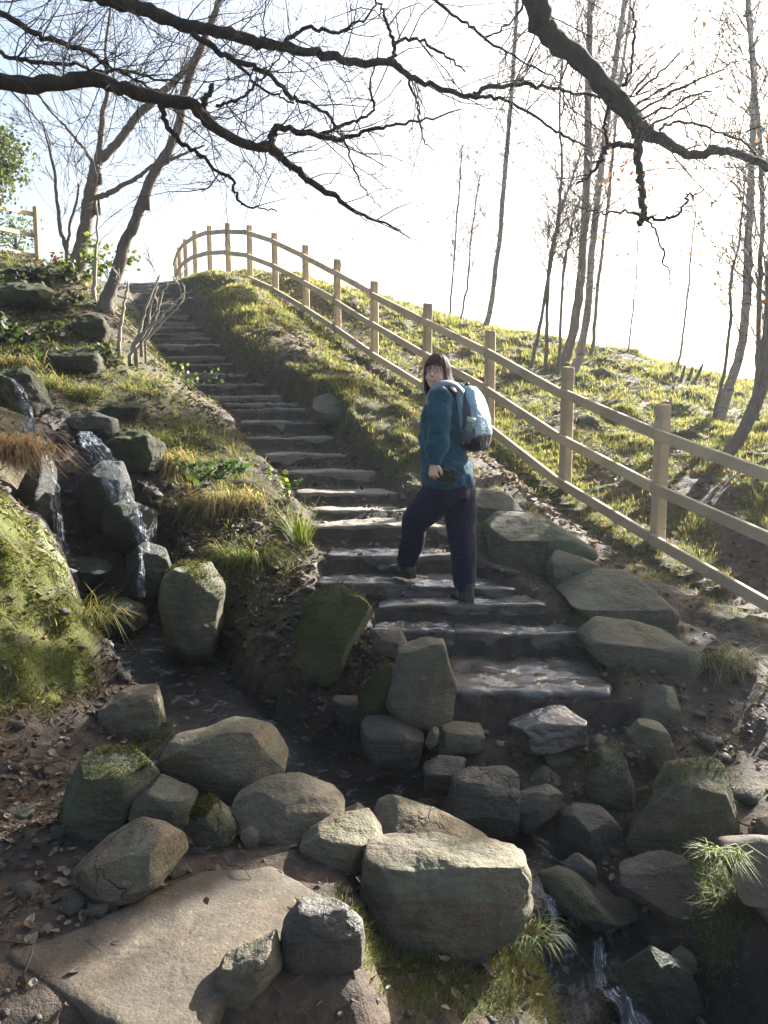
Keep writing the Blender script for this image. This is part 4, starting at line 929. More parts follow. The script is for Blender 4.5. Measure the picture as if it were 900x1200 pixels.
tussock('grass_tussock', 'grass fringe hanging from the lowest kerb stone bank', 'grass tuft', 850, 778, 380, (.10, .30), (2, 2, 4, 2), .004, .16, az0=-1.2, lean=(.8, 1.7), seed=9, group=GT, dz=.03)
tussock('grass_tussock', 'long green grass at the corner of the big foreground boulder', 'grass tuft', 615, 1095, 260, (.04, .11), (6, 2, 1, 5), .0035, .10, seed=10, group=GT, Y=2.42, dz=.0)

tussock('grass_tussock', 'dead straw tussock hanging into the gorge under the grey stone', 'grass tuft', 205, 545, 380, (.15, .4), (1, 2, 6, .5), .006, .2, az0=-2.0, seed=12, group=GT)
tussock('grass_tussock', 'mossy green overhang of turf right of the middle fall', 'grass tuft', 175, 520, 420, (.12, .34), (4, 3, 3, 2), .006, .24, az0=-1.9, seed=13, group=GT)
tussock('grass_tussock', 'dry stalks hanging beside the wet rock at the right fall', 'grass tuft', 255, 590, 260, (.2, .5), (.5, 1, 7, .3), .005, .14, az0=-2.3, lean=(.9, 1.7), seed=14, group=GT)
tussock('grass_tussock', 'turf hanging over the black rock behind the upper spout', 'grass tuft', 20, 430, 420, (.15, .4), (3, 3, 4, 2), .008, .3, az0=-1.5, lean=(.8, 1.7), seed=15, group=GT)
def plant(name, label, cat, px, py, Y, n, spread, size, cols, seed, stems=6, hgt=.25):
    rng = np.random.default_rng(seed); p = P(px, py, Y) if Y else hit(px, py)
    e = empty(name, p, label, cat); acc = Acc(); tips = []
    for i in range(stems):
        az = rng.uniform(0, 6.28); q = np.array([rng.normal(0, .02), rng.normal(0, .02), -.03]); L_ = hgt * rng.uniform(.7, 1.3); pts_ = [q]
        for k_ in range(5):
            q = q + np.array([math.cos(az) * spread * .25, math.sin(az) * spread * .25, L_ / 4 * (1.15 - .25 * k_)]); pts_.append(q); tips.append(q)
        acc.tube(pts_, np.linspace(.004, .0015, 6), 4)
    acc.build('stem', M['twig'], None).parent = e
    tips = np.array(tips); v = []; f = []; cc = []
    for i in range(n):
        t0_ = tips[rng.integers(len(tips))] + rng.normal(0, spread * .16, 3); s = rng.uniform(*size)
        a = rng.normal(size=3); a[2] *= .5; a /= np.linalg.norm(a); b = np.cross(a, rng.normal(size=3)); b /= np.linalg.norm(b); nn = np.cross(a, b)
        k0 = len(v); v += [t0_ - a * s * .5, t0_ + b * s * .32 - nn * s * .06, t0_ + a * s * .5, t0_ - b * s * .32 - nn * s * .06, t0_ + a * s * .2 + b * s * .27, t0_ + a * s * .2 - b * s * .27]
        f += [(k0, k0 + 1, k0 + 4, k0 + 2), (k0, k0 + 2, k0 + 5, k0 + 3)]; c_ = np.array(cols[rng.integers(len(cols))]) * rng.uniform(.7, 1.3); cc += [c_] * 6
    me = mesh_np('leaves', v, np.array(f).ravel(), np.full(len(f), 4), False); set_tint(me, np.clip(cc, 0, 1)); link('leaves', me, M['leaf'], e)
    return e
plant('bramble', 'bramble with a few bright yellow-green leaves at the bank edge beside the steps', 'bramble', 338, 585, 6.5, 34, .12, (.04, .07), [(.20, .26, .03), (.10, .17, .03), (.06, .11, .02)], 1)
plant('bramble', 'leafy bramble trailing along the lit bank left of the upper steps', 'bramble', 225, 455, 9.0, 60, .25, (.04, .07), [(.08, .13, .03), (.05, .09, .02), (.25, .24, .16)], 2, 9)
plant('bramble', 'dark ivy-leaved plant low on the bank below the tussocks', 'bramble', 240, 560, 6.3, 160, .22, (.04, .08), [(.045, .085, .02), (.03, .06, .015)], 3, 8, .15)
plant('shrub', 'low shrub with clinging orange leaves at the top of the left bank', 'shrub', 55, 322, 11.5, 60, .2, (.05, .08), [(.20, .075, .03), (.15, .06, .025), (.10, .06, .03)], 4, 6, .32)
plant('shrub', 'yellow-green leafy shrub behind the leaning trunk', 'shrub', 128, 325, 11.5, 220, .3, (.06, .1), [(.16, .19, .03), (.10, .14, .03)], 5, 9, .5)
plant('shrub', 'low shrub with sunlit small leaves below the forked trunk', 'shrub', 92, 335, 11.6, 160, .25, (.05, .09), [(.13, .17, .03), (.09, .12, .03)], 6, 8, .35)

for i, (a, b, lab) in enumerate(((30, 345, 'dark ferny clump on the ledge high on the left bank'), (70, 365, 'dark leafy clump right of the ledge on the left bank'), (25, 400, 'dark ivy clump at the left edge above the upper spout'), (85, 425, 'ivy clump between the two mossy boulders of the left bank'), (55, 330, 'dark undergrowth clump below the small russet shrub'))):
    plant('fern', lab, 'fern', a, b, None, 260, .34, (.05, .10), [(.022, .038, .011), (.035, .052, .015), (.05, .05, .018)], 40 + i, 9, .2)
mk2 = in_poly(*project(GX.ravel(), GY.ravel(), ZG.ravel()), [(-30, 318), (60, 318), (140, 372), (130, 430), (160, 480), (110, 500), (60, 470), (-30, 450)]).reshape(GX.shape) * (GY > 6.5) * (GY < 14) * np.clip(.3 + 1.6 * fbm2(GX * 2.2, GY * 2.2, 3, 66), 0, 1)
X, Y = scatter(rg, 90000, (-7, -2.2, 6.5, 14), mk2); n = len(X); mc = np.array([.05, .056, .013]) * rg.uniform(.5, 1.6, (n, 1))
tag(link('moss', blades_mesh('moss', np.stack([X, Y, H(X, Y) - .004], 1), rg.uniform(0, 6.28, n), rg.uniform(.2, 1.4, n), rg.uniform(.02, .06, n), rg.uniform(.01, .02, n), mc), M['moss']), kind='stuff')

# ------------------------------------------------------------------ trees
def perp(rng, d):
    a = np.cross(d, rng.normal(size=3)); return a / (np.linalg.norm(a) + 1e-9)
def grow(acc, rng, p, d, L_, r, depth, wig=.25, up=0.0, nsub=(3, 5), spread=.75, minr=.0012, sides=4, tips=None, ratio=.6, segs=None):
    d = d / np.linalg.norm(d); k_ = segs or max(3, int(4 + L_ * 2)); pts_ = [p]; q = p.copy(); dirs = [d]
    for i in range(k_):
        d = d + rng.normal(size=3) * wig + np.array([0, 0, up]); d /= np.linalg.norm(d); q = q + d * L_ / k_; pts_.append(q); dirs.append(d)
    acc.tube(pts_, np.linspace(r, max(minr * .8, r * .3), k_ + 1), sides, cap=False)
    if tips is not None and depth <= 1: tips.extend(pts_[1:])
    if depth > 0:
        for _ in range(rng.integers(nsub[0], nsub[1] + 1)):
            i = rng.integers(1, k_ + 1); dd = dirs[i] + perp(rng, dirs[i]) * spread * rng.uniform(.6, 1.3)
            grow(acc, rng, pts_[i], dd, L_ * ratio * rng.uniform(.5, 1.15), max(minr, r * (1 - .6 * i / k_) * .62), depth - 1, wig, up, nsub, spread, minr, max(3, sides - 1), tips, ratio)
def traced(pts_px, jit=0.0, rng=None, k=5):
    """pts_px rows: px, py, distance, width in photo pixels -> world points and radii"""
    p = np.array([list(P(a, b, Y)) + [w / 2 / F * Y] for a, b, Y, w in pts_px]); s = spline(p, k)
    if jit and rng is not None: s[1:-1, :3] += rng.normal(size=(len(s) - 2, 3)) * jit
    return s[:, :3], np.maximum(s[:, 3], .0008)
def leaf_part(e, origin, tips, n, size, cols, rng, jit=.06, name='leaves'):
    tips = np.array(tips); v = []; f = []; cc = []
    for i in range(n):
        t0_ = tips[rng.integers(len(tips))] + rng.normal(0, jit, 3) - origin; s = rng.uniform(*size)
        a = rng.normal(size=3); a /= np.linalg.norm(a); b = np.cross(a, rng.normal(size=3)); b /= np.linalg.norm(b)
        k0 = len(v); v += [t0_ - a * s * .5, t0_ + b * s * .3, t0_ + a * s * .5, t0_ - b * s * .3]; f.append((k0, k0 + 1, k0 + 2, k0 + 3)); cc += [np.array(cols[rng.integers(len(cols))]) * rng.uniform(.7, 1.3)] * 4
    me = mesh_np(name, v, np.array(f).ravel(), np.full(len(f), 4), False); set_tint(me, np.clip(cc, 0, 1)); return link(name, me, M['leaf'], e)

# the big oak whose limbs hang into the view
ro = np.random.default_rng(5)
TR = np.array([-4.6, 2.6, float(H(-4.6, 2.6))])
oak = empty('oak_tree', TR, 'large bare oak at the left with dark gnarled limbs hanging over the whole path', 'tree')
acc = Acc()
tk = spline(np.array([[-4.6, 2.6, TR[2] - .3, .42], [-4.55, 2.65, TR[2] + .6, .34], [-4.5, 2.8, 2.2, .30], [-4.35, 2.9, 3.6, .27], [-4.2, 3.1, 5.2, .22], [-4.3, 3.3, 7.0, .15], [-4.5, 3.2, 9.0, .07]]), 5)
acc.tube(tk[:, :3], tk[:, 3] * (1 + .06 * ro.normal(size=len(tk))), 14); acc.build('trunk', M['bark_oak'], oak, TR)
twg = Acc()
def limb(rows, pre=None, sub=0.0, twl=(.25, .8), dens=7.0, jit=.006, updown=0.0, tw=True, name='limb', side_r=.0042, d2=2):
    p, r = traced(rows, jit, ro)
    if pre is not None:
        pr = spline(np.array(pre + [list(p[0]) + [r[0]]]), 5); p = np.vstack([pr[:-1, :3], p]); r = np.concatenate([pr[:-1, 3], r])
    r = r * (1 + .07 * ro.normal(size=len(r)))
    a = Acc(); a.tube(p, np.maximum(r, .001), 9 if r.max() > .02 else 6); a.build(name, M['bark_oak'], oak, p[0])
    if tw:
        seg = np.linalg.norm(np.diff(p, axis=0), axis=1); n = int(seg.sum() * dens * 1.2)
        for _ in range(n):
            i = ro.integers(1, len(p) - 1); t_ = p[min(i + 1, len(p) - 1)] - p[i - 1]; t_ /= np.linalg.norm(t_) + 1e-9
            pxx, pyy = project(*p[i]); 
            d_ = t_ * ro.uniform(.2, 1.0) + perp(ro, t_) * ro.uniform(.5, 1.2) + np.array([0, 0, .12])
            grow(twg, ro, p[i], d_, ro.uniform(*twl), min(r[i] * .5, side_r), d2, .26, .0, (2, 5), .8, .0011, 4, ratio=.6)
    return p, r
# rows: px, py, distance, width
limb([(-10,94,4.3,18),(50,98,4.35,18),(105,93,4.4,17),(140,102,4.45,16),(185,115,4.5,15),(222,123,4.55,14),(240,138,4.6,13),(265,160,4.65,12),(300,172,4.7,11),(318,172,4.75,11),(335,190,4.8,9),(350,200,4.85,8),(365,215,4.9,7.5),(395,233,4.95,6),(420,250,5.0,4.5),(447,260,5.1,3),(470,270,5.15,2)],
     pre=[[-4.35, 2.9, 3.6, .14], [-3.4, 3.6, 3.75, .09]])
limb([(75,-14,4.4,12),(110,-5,4.4,14),(150,5,4.45,15),(190,18,4.5,15),(225,32,4.5,14),(260,38,4.55,13),(300,50,4.6,12),(330,55,4.6,11),(370,62,4.65,10),(410,71,4.7,9),(450,73,4.75,8),(462,75,4.8,8),(480,90,4.8,6.5),(510,100,4.85,6),(545,113,4.9,5.5),(568,105,4.95,5),(600,99,5.0,4.5),(635,100,5.05,4),(660,106,5.1,3.5),(695,113,5.15,3),(740,118,5.2,2)],
     pre=[[-4.2, 3.1, 5.2, .13], [-3.0, 3.9, 4.9, .085]])
limb([(545,113,4.9,4),(570,113,4.95,4),(600,121,5,3.5),(640,146,5,3.2),(665,160,5.05,3),(690,172,5.1,2)], dens=6)
limb([(-20,0,4.8,8),(0,15,4.8,7),(35,35,4.85,6.5),(60,47,4.9,6),(90,55,4.9,5.5),(110,64,4.95,5),(125,75,5,4),(150,90,5,3.5),(185,108,5.05,2.5),(205,122,5.1,1.5)], pre=[[-4.35, 3.0, 4.4, .08], [-3.4, 4.0, 4.0, .05]])
limb([(-20,55,5.0,5),(0,62,5,5),(20,68,5,4.5),(50,74,5.05,4.5),(90,75,5.1,4),(110,84,5.1,3.5),(150,83,5.15,3),(180,92,5.2,2.5),(215,98,5.2,1.5)], pre=[[-4.35, 2.95, 4.0, .06], [-3.4, 4.2, 3.9, .04]])
limb([(225,38,4.5,7),(250,56,4.5,7),(275,71,4.55,6.5),(300,80,4.55,6),(313,86,4.6,6),(332,103,4.6,5.5),(341,115,4.6,5),(352,117,4.65,4),(380,130,4.65,3.5),(395,150,4.7,3),(405,170,4.7,2.5),(415,200,4.75,2),(432,228,4.8,1.5),(448,245,4.8,1)], dens=8)
limb([(275,72,4.55,4),(300,100,4.5,3),(325,112,4.5,2.6),(345,121,4.5,2)], dens=8)
limb([(188,122,4.5,7),(197,150,4.5,6),(205,160,4.5,6),(222,174,4.5,5),(236,182,4.5,4.5),(250,198,4.5,4),(268,207,4.5,4),(275,222,4.5,3.2),(280,236,4.5,3),(290,243,4.5,2.6),(305,243,4.5,2),(325,248,4.5,1.4)], dens=4)
limb([(328,57,4.6,5),(342,42,4.6,5),(358,33,4.6,4.5),(378,35,4.65,4),(395,39,4.7,3.5),(410,31,4.7,3),(430,20,4.75,2.5),(442,4,4.8,2)], dens=9)
limb([(318,172,4.75,8),(320,158,4.75,8),(326,151,4.75,7.5),(350,153,4.8,6.5),(375,159,4.85,6),(398,164,4.85,5),(420,157,4.9,4),(440,150,4.9,4),(465,146,4.95,3.2),(500,140,5,2.4),(540,128,5,1.6)], dens=7)
limb([(375,157,4.85,4),(400,148,4.9,4),(418,141,4.9,3.5),(435,133,4.95,3.2),(437,120,4.95,2.8),(433,105,5,2.5),(438,80,5,2),(447,45,5.05,1.5)], dens=8)
limb([(459,74,4.8,5),(462,60,4.8,4.5),(459,40,4.8,4),(452,24,4.85,3.5),(446,5,4.9,3),(430,-12,4.9,2.5)], dens=8)
limb([(462,52,4.8,3.5),(475,47,4.85,3.5),(492,48,4.9,3.2),(512,58,4.9,3),(528,70,4.95,2.6),(545,84,5,2)], dens=9)
limb([(254,124,4.55,4),(275,118,4.5,3.5),(292,108,4.5,3),(303,93,4.5,2.5),(318,78,4.5,2),(332,62,4.5,1.5)], dens=7)
limb([(237,130,4.6,9),(240,116,4.55,7),(247,104,4.55,6),(247,100,4.55,5)], dens=3)
limb([(500,-8,5.3,4),(525,14,5.3,3.5),(552,30,5.3,3.2),(570,46,5.3,3),(600,64,5.3,2.4),(640,85,5.3,2),(660,100,5.3,1.4)], pre=None, dens=6)
limb([(616,-6,5.2,3),(605,18,5.2,2.6),(590,32,5.2,2.4),(570,44,5.2,2)], dens=5)
limb([(480,92,4.8,3),(488,118,4.8,2.6),(492,140,4.8,2.2),(496,165,4.8,1.8),(510,178,4.8,1)], dens=5)
# right hand limb, coming over the path from the same tree
limb([(622,-16,3.9,27),(632,18,3.95,25),(641,38,4.0,26),(670,62,4.05,22),(705,95,4.1,21),(735,130,4.15,20),(748,146,4.2,19),(766,160,4.25,14),(800,177,4.3,10),(816,181,4.35,10),(840,175,4.4,9.5),(870,182,4.45,9.5),(900,197,4.5,8),(935,213,4.55,6)],
     pre=[[-4.3, 3.0, 6.2, .16], [-2.6, 2.8, 6.5, .13], [-.8, 3.1, 6.0, .10], [.3, 3.5, 4.9, .075]], dens=5)
limb([(742,140,4.2,15),(748,160,4.2,12),(747,178,4.2,10),(750,205,4.2,8.5),(751,230,4.2,7.5),(755,248,4.2,8),(752,257,4.2,9),(749,264,4.2,5)], dens=4)
limb([(754,252,4.2,5),(772,257,4.2,4),(790,253,4.2,3.6),(802,240,4.25,3.2),(808,229,4.25,3),(822,226,4.3,2),(834,210,4.3,1.4)], dens=6)
limb([(757,256,4.2,3),(768,270,4.2,2.6),(775,290,4.2,2.4),(779,310,4.2,2.2),(788,337,4.2,1.5)], dens=2)
limb([(746,172,4.2,7),(728,170,4.15,6.5),(713,170,4.15,6),(704,188,4.1,5),(690,205,4.1,3.6),(675,216,4.1,2.4)], dens=4)
limb([(713,170,4.15,4),(709,150,4.15,3.6),(711,135,4.1,3.2),(716,118,4.1,2.5)], dens=6)
limb([(730,100,4.15,4),(738,84,4.2,3.4),(742,55,4.2,3),(745,25,4.2,2.4),(738,8,4.2,1.8)], dens=7)
limb([(773,152,4.25,3.5),(790,143,4.3,3),(820,146,4.35,2.8),(850,158,4.4,2.6),(872,167,4.4,2.6),(886,182,4.45,3)], dens=6)
limb([(749,252,4.2,4),(736,249,4.2,2.6),(715,249,4.2,2.2),(698,248,4.2,2),(675,241,4.2,1.4)], dens=4)
for a, b in (((738,126),(800,95)),((745,110),(800,62)),((752,140),(850,100)),((748,132),(865,72)),((760,150),(835,110)),((735,120),(770,70))):
    limb([(a[0],a[1],4.15,3),((a[0]+b[0])/2+6,(a[1]+b[1])/2-6,4.2,2.4),(b[0],b[1],4.3,1.4)], dens=6)
twg.build('twigs', M['bark_oak'], oak, TR)
tl = [P(735 + ro.normal(0, 22), 185 + ro.normal(0, 34), 4.15 + ro.normal(0, .1)) for _ in range(40)]
leaf_part(oak, TR, tl, 75, (.018, .034), [(.26, .11, .06), (.20, .085, .045), (.33, .15, .07)], ro, .03)

def slim_tree(name, label, cat, trunks, mat, seed, dens=5.0, twl=(.5, 1.4), up=.03, group='bare trees on the slope', spread=.55, tr=.009, leaves=0, depth=2, lowest=.28, jit=.006, extra=None):
    rng = np.random.default_rng(seed); p0 = P(*trunks[0][0][:3]); e = empty(name, p0, label, cat, group); tw = Acc(); tips = []
    for tr_ in trunks:
        p, r = traced(tr_, jit, rng); 
        a = Acc(); pb = p.copy()
        if tr_ is trunks[0] or len(tr_) > 0:
            g0 = p[0].copy(); g0[2] -= .25; p = np.vstack([g0, p]); r = np.concatenate([[r[0] * 1.25], r])
        a.tube(p, r * (1 + .05 * rng.normal(size=len(r))), 8); a.build('trunk', mat, e, p0)
        hgt = np.linalg.norm(np.diff(p, axis=0), axis=1).sum(); n = int(hgt * dens)
        for _ in range(n):
            i = int(len(p) * (lowest + (1 - lowest) * rng.random() ** .8)); i = min(max(i, 1), len(p) - 2); t_ = p[i + 1] - p[i - 1]; t_ /= np.linalg.norm(t_) + 1e-9
            d_ = t_ * rng.uniform(.5, 1.1) + perp(rng, t_) * spread * rng.uniform(.6, 1.5)
            grow(tw, rng, p[i], d_, rng.uniform(*twl) * (1.1 - .3 * i / len(p)), min(r[i] * .45, tr), depth, .13, up, (2, 5), .6, .0042, 4, tips, .62)
    if tw.n: tw.build('crown', mat if mat is not M['bark_birch'] else M['bark'], e, p0)
    if leaves: leaf_part(e, p0, tips, leaves, (.05, .09), [(.34, .14, .05), (.28, .12, .05), (.40, .2, .08)], rng, .08)
    return e
B_, K_, S_ = M['bark_birch'], M['bark'], M['bark_pale']
slim_tree('birch_tree', 'slim straight birch standing alone on the crest behind the walker', 'tree', [[(568,390,16.4,7.4),(575,360,16.4,6.6),(583,300,16.4,6.1),(592,200,16.4,5.7),(600,100,16.4,4.9),(606,10,16.4,4.1),(612,-90,16.4,2.5)]], B_, 1, 7, (.4, 1.2))
slim_tree('sapling', 'thin pale sapling on the skyline left of the lone birch', 'sapling', [[(527,372,17.4,2.5),(531,320,17.4,2.1),(536,250,17.4,2.0),(542,170,17.4,1.6)]], K_, 2, 7, (.3, .9), lowest=.25, tr=.005)
slim_tree('sapling', 'second thin sapling on the skyline, closest to the lone birch', 'sapling', [[(540,373,17.2,2.5),(548,330,17.2,2.3),(552,280,17.2,2.0),(563,205,17.2,1.6)]], K_, 3, 7, (.3, .9), lowest=.25, tr=.005)
slim_tree('tree', 'dark straight trunk with a birch right against it, on the slope behind the fence', 'tree', [[(660,428,13.6,13.9),(670,395,13.6,11.5),(679,340,13.6,10.7),(683,290,13.6,9.8),(688,200,13.6,9.0),(690,100,13.6,7.4),(692,0,13.6,6.6),(694,-110,13.6,4.1)]], K_, 4, 9, (.6, 1.6), leaves=26)
slim_tree('birch_tree', 'mottled birch leaning against the dark straight trunk behind the fence', 'tree', [[(668,445,12.9,11.5),(681,410,12.9,9.8),(690,350,12.9,9.0),(694,295,12.9,8.2),(703,210,12.9,7.4),(716,110,12.9,6.6),(728,30,12.9,5.7),(742,-70,12.9,3.3)]], B_, 5, 9, (.6, 1.6), leaves=60)
slim_tree('tree', 'slender several-stemmed tree left of the dark straight trunk', 'tree', [[(622,430,13.2,4.9),(632,385,13.2,4.5),(642,330,13.2,4.1),(650,280,13.2,4.1),(658,210,13.2,3.3),(656,120,13.2,2.5),(662,40,13.2,1.6)],
          [(640,430,13.2,4.9),(641,380,13.2,4.5),(643,320,13.2,4.1),(647,290,13.2,3.7),(660,240,13.2,2.9),(684,170,13.2,1.6)], [(655,432,13.1,4.1),(657,380,13.1,3.7),(660,320,13.1,3.3),(665,290,13.1,3.0),(675,240,13.1,2.0)]], K_, 6, 8.0, (.4, 1.1), lowest=.35, tr=.007)
slim_tree('sapling', 'very thin sapling on the crest left of the grassy track', 'sapling', [[(736,415,14.8,2.5),(741,370,14.8,2.0),(746,320,14.8,1.6),(750,230,14.8,1.2)]], S_, 7, 4, (.3, .7), tr=.004)
slim_tree('sapling', 'thin leaning sapling growing from the tussock mound on the crest', 'sapling', [[(792,440,13.2,4.1),(798,410,13.2,2.9),(804,360,13.2,2.5),(810,300,13.2,2.0),(815,240,13.2,1.3)]], S_, 8, 4, (.3, .7), tr=.004)
slim_tree('birch_tree', 'mottled birch nearest the right edge on the crest, leaning left at its foot', 'tree', [[(842,492,10.8,13.9),(856,450,10.8,11.5),(868,410,10.8,10.2),(875,350,10.8,9.8),(877,280,10.8,9.0),(881,200,10.8,7.8),(884,100,10.8,6.6),(878,10,10.8,4.9),(872,-90,10.8,3.3)]], B_, 9, 8.0, (.7, 1.9), leaves=40, lowest=.25)
slim_tree('tree', 'thick dark curved trunk rooted just behind the fence at the right edge', 'tree', [[(826,552,8.9,19.7),(845,540,8.9,16.4),(868,510,8.9,15.6),(888,465,8.9,14.8),(898,410,8.9,13.9),(904,340,8.9,12.3),(908,250,8.9,10.7),(915,120,8.9,9.0),(925,-20,8.9,6.6),(935,-150,8.9,4.1)]], K_, 10, 7.0, (.8, 2.0), leaves=60, lowest=.3)
slim_tree('sapling', 'thin grey sapling left of the birch at the right edge', 'sapling', [[(838,484,10.6,4.9),(848,440,10.6,4.1),(856,380,10.6,3.7),(856,330,10.6,3.3),(866,280,10.6,2.6),(874,200,10.6,1.6)]], K_, 11, 6, (.3, .9), lowest=.3, tr=.006)
slim_tree('tree', 'upright bare tree at the right edge between the birch and the curved trunk', 'tree', [[(886,470,10.2,6.6),(888,420,10.2,5.7),(890,340,10.2,5.7),(893,250,10.2,5.3),(889,150,10.2,4.9),(880,60,10.2,4.1),(872,-40,10.2,2.5)]], K_, 12, 7.0, (.6, 1.7), leaves=30, lowest=.3)
slim_tree('tree', 'thin-stemmed tree just left of the dark straight trunk, tall with fine upper twigs', 'tree', [[(694,412,14.3,4.9),(700,340,14.3,4.1),(712,240,14.3,3.7),(722,140,14.3,3.3),(737,20,14.3,2.5),(745,-60,14.3,1.6)]], K_, 13, 6.0, (.5, 1.5), lowest=.4)
# stump shoots
for i, (a, b, c, d) in enumerate(((797,448,803,428),(806,446,812,430),(812,450,824,426))):
    acc = Acc(); p, r = traced([(a,b,12.6,5),((a+c)/2,(b+d)/2+2,12.6,4),(c,d,12.6,2.5)], 0); acc.tube(p, r, 6); o = acc.build('dead_stump', K_, None, p[0]); tag(o, ['leftmost short dead stem on the tussock mound', 'middle short dead stem on the tussock mound', 'rightmost short dead stem, forked outward on the tussock mound'][i], 'stump', 'dead stems on the mound')
GL = 'trees on the left bank'
slim_tree('tree', 'stout forked tree with ivy at its foot at the top of the left bank', 'tree', [[(90,318,12.8,21.5),(96,290,12.8,17.2),(102,255,12.8,15.5),(108,220,12.8,14.6),(113,194,12.8,14.6)],
          [(113,196,12.8,10.3),(122,182,12.8,10.3),(138,167,12.8,9.5),(156,142,12.8,9.5),(180,118,12.8,8.6),(208,92,12.8,7.7),(232,60,12.8,6.0),(250,20,12.8,4.3),(262,-40,12.8,2.6)],
          [(112,196,12.8,8.6),(118,165,12.8,6.9),(121,130,12.8,6.0),(126,108,12.8,5.2),(124,60,12.8,3.4),(130,0,12.8,2.6)],
          [(113,232,12.8,6.9),(128,226,12.8,6.0),(150,214,12.8,5.2),(168,203,12.8,4.3),(180,193,12.8,3.4),(205,180,12.8,1.7)], [(108,190,12.8,4.3),(95,170,12.8,3.4),(76,148,12.8,3.0),(58,128,12.8,2.2),(42,105,12.8,1.7)]], K_, 20, 2.4, (.5, 1.5), group=GL, lowest=.2, tr=.007)
slim_tree('tree', 'dark leaning trunk rooted at the edge of the steps on the left bank', 'tree', [[(122,368,10.4,23.2),(126,350,10.4,16.3),(138,316,10.4,13.8),(146,285,10.4,12.9),(158,260,10.4,12.0),(170,228,10.4,12.0),(182,200,10.4,11.2),(200,172,10.4,10.3),(210,148,10.4,10.3),(214,118,10.4,9.5),(226,80,10.4,8.6),(240,45,10.4,7.7),(256,5,10.4,6.9),(272,-50,10.4,5.2)],
          [(172,222,10.4,5.2),(180,208,10.4,4.3),(195,190,10.4,3.8),(212,182,10.4,3.4),(240,170,10.4,2.1)]], K_, 21, 2.4, (.5, 1.5), group=GL, lowest=.3, tr=.006)
slim_tree('sapling', 'grey sapling with two upright stems left of the forked tree', 'sapling', [[(84,312,12.4,6.0),(74,280,12.4,5.2),(69,255,12.4,4.3),(65,220,12.4,3.4),(60,180,12.4,2.8),(48,140,12.4,1.7)], [(78,296,12.4,4.3),(83,262,12.4,3.4),(90,235,12.4,3.1),(92,215,12.4,2.6)]], K_, 22, 3.2, (.3, .9), group=GL, lowest=.3, tr=.005)
slim_tree('sapling', 'thin pole-like sapling between the forked tree and the leaning trunk', 'sapling', [[(110,345,10.9,5.2),(111,325,10.9,4.3),(113,295,10.9,3.4),(114,260,10.9,2.6),(113,235,10.9,2.1)]], S_, 23, .6, (.2, .5), group=GL, tr=.004)
slim_tree('sapling', 'pale bare stem standing alone left of the stem cluster by the steps', 'sapling', [[(139,402,9.4,5.0),(142,380,9.4,3.7),(146,355,9.4,3.1),(150,330,9.4,2.2)]], S_, 24, 1.5, (.2, .4), group=GL, tr=.004, lowest=.6)
slim_tree('sapling', 'cluster of pale branching stems on the bank against the dark steps', 'sapling', [[(152,418,9.2,4.3),(163,388,9.2,3.7),(171,362,9.2,3.1),(180,338,9.2,2.1),(188,322,9.2,1.2)], [(158,405,9.2,3.1),(172,385,9.2,2.8),(176,360,9.2,2.5),(185,335,9.2,1.6)], [(160,410,9.2,3.1),(180,382,9.2,2.8),(197,363,9.2,2.5),(210,350,9.2,1.9),(217,342,9.2,1.2)], [(165,392,9.2,3.1),(184,370,9.2,2.5),(190,345,9.2,1.9),(197,332,9.2,1.2)], [(170,400,9.2,2.5),(196,372,9.2,1.9),(215,352,9.2,1.2)]], S_, 25, 1.6, (.15, .4), group=GL, tr=.004, lowest=.5)

# evergreen behind the left fence, unseen hollies added off to the right to shade the path
def leafy_tree(name, label, base, cen, rad, n, size, cols, seed, group=None, trunk_r=.1, clumps=26):
    rng = np.random.default_rng(seed); e = empty(name, base, label, 'tree', group); acc = Acc(); base = np.array(base, float); cen = np.array(cen, float); rad = np.array(rad, float)
    acc.tube([base - [0, 0, .3], base + (cen - base) * .4, cen], [trunk_r * 1.2, trunk_r, trunk_r * .5], 9)
    cl = []
    for _ in range(clumps):
        d = rng.normal(size=3); d /= np.linalg.norm(d); c_ = cen + d * rad * rng.random() ** .4 * .85; cl.append(c_)
        acc.tube(spline(np.array([cen - [0, 0, rad[2] * .5], (cen + c_) / 2 - [0, 0, .1], c_]), 3), np.linspace(trunk_r * .35, .01, 7), 5)
    acc.build('trunk', M['bark'], e, base)
    k_ = rng.integers(0, clumps, n); s = rng.uniform(size[0], size[1], n); cr = rad.mean() * .22
    c_ = np.array(cl)[k_] + rng.normal(size=(n, 3)) * cr * np.array([1, 1, .75]) - base
    a = rng.normal(size=(n, 3)); a /= np.linalg.norm(a, axis=1)[:, None]; b = np.cross(a, rng.normal(size=(n, 3))); b /= np.linalg.norm(b, axis=1)[:, None]
    v = np.stack([c_ - a * s[:, None] * .5, c_ + b * s[:, None] * .32, c_ + a * s[:, None] * .5, c_ - b * s[:, None] * .32], 1).reshape(-1, 3)
    me = mesh_np('crown', v, np.arange(n * 4), np.full(n, 4), False); pal = np.array(cols); col = pal[rng.integers(0, len(pal), n)] * rng.uniform(.6, 1.4, (n, 1)); set_tint(me, np.repeat(col, 4, 0)); link('crown', me, M['leaf'], e)
    return e
c_ = P(4, 190, 16.0); b_ = np.array([c_[0] - .4, c_[1], 4.2])
leafy_tree('evergreen_tree', 'leafy green tree at the left edge behind the rail fence', b_, c_ + np.array([-.5, 0, .1]), (1.0, .9, .95), 5200, (.06, .12), [(.04, .06, .022), (.06, .085, .03), (.09, .10, .04)], 3, clumps=34)
c_ = P(18, 268, 20.5)
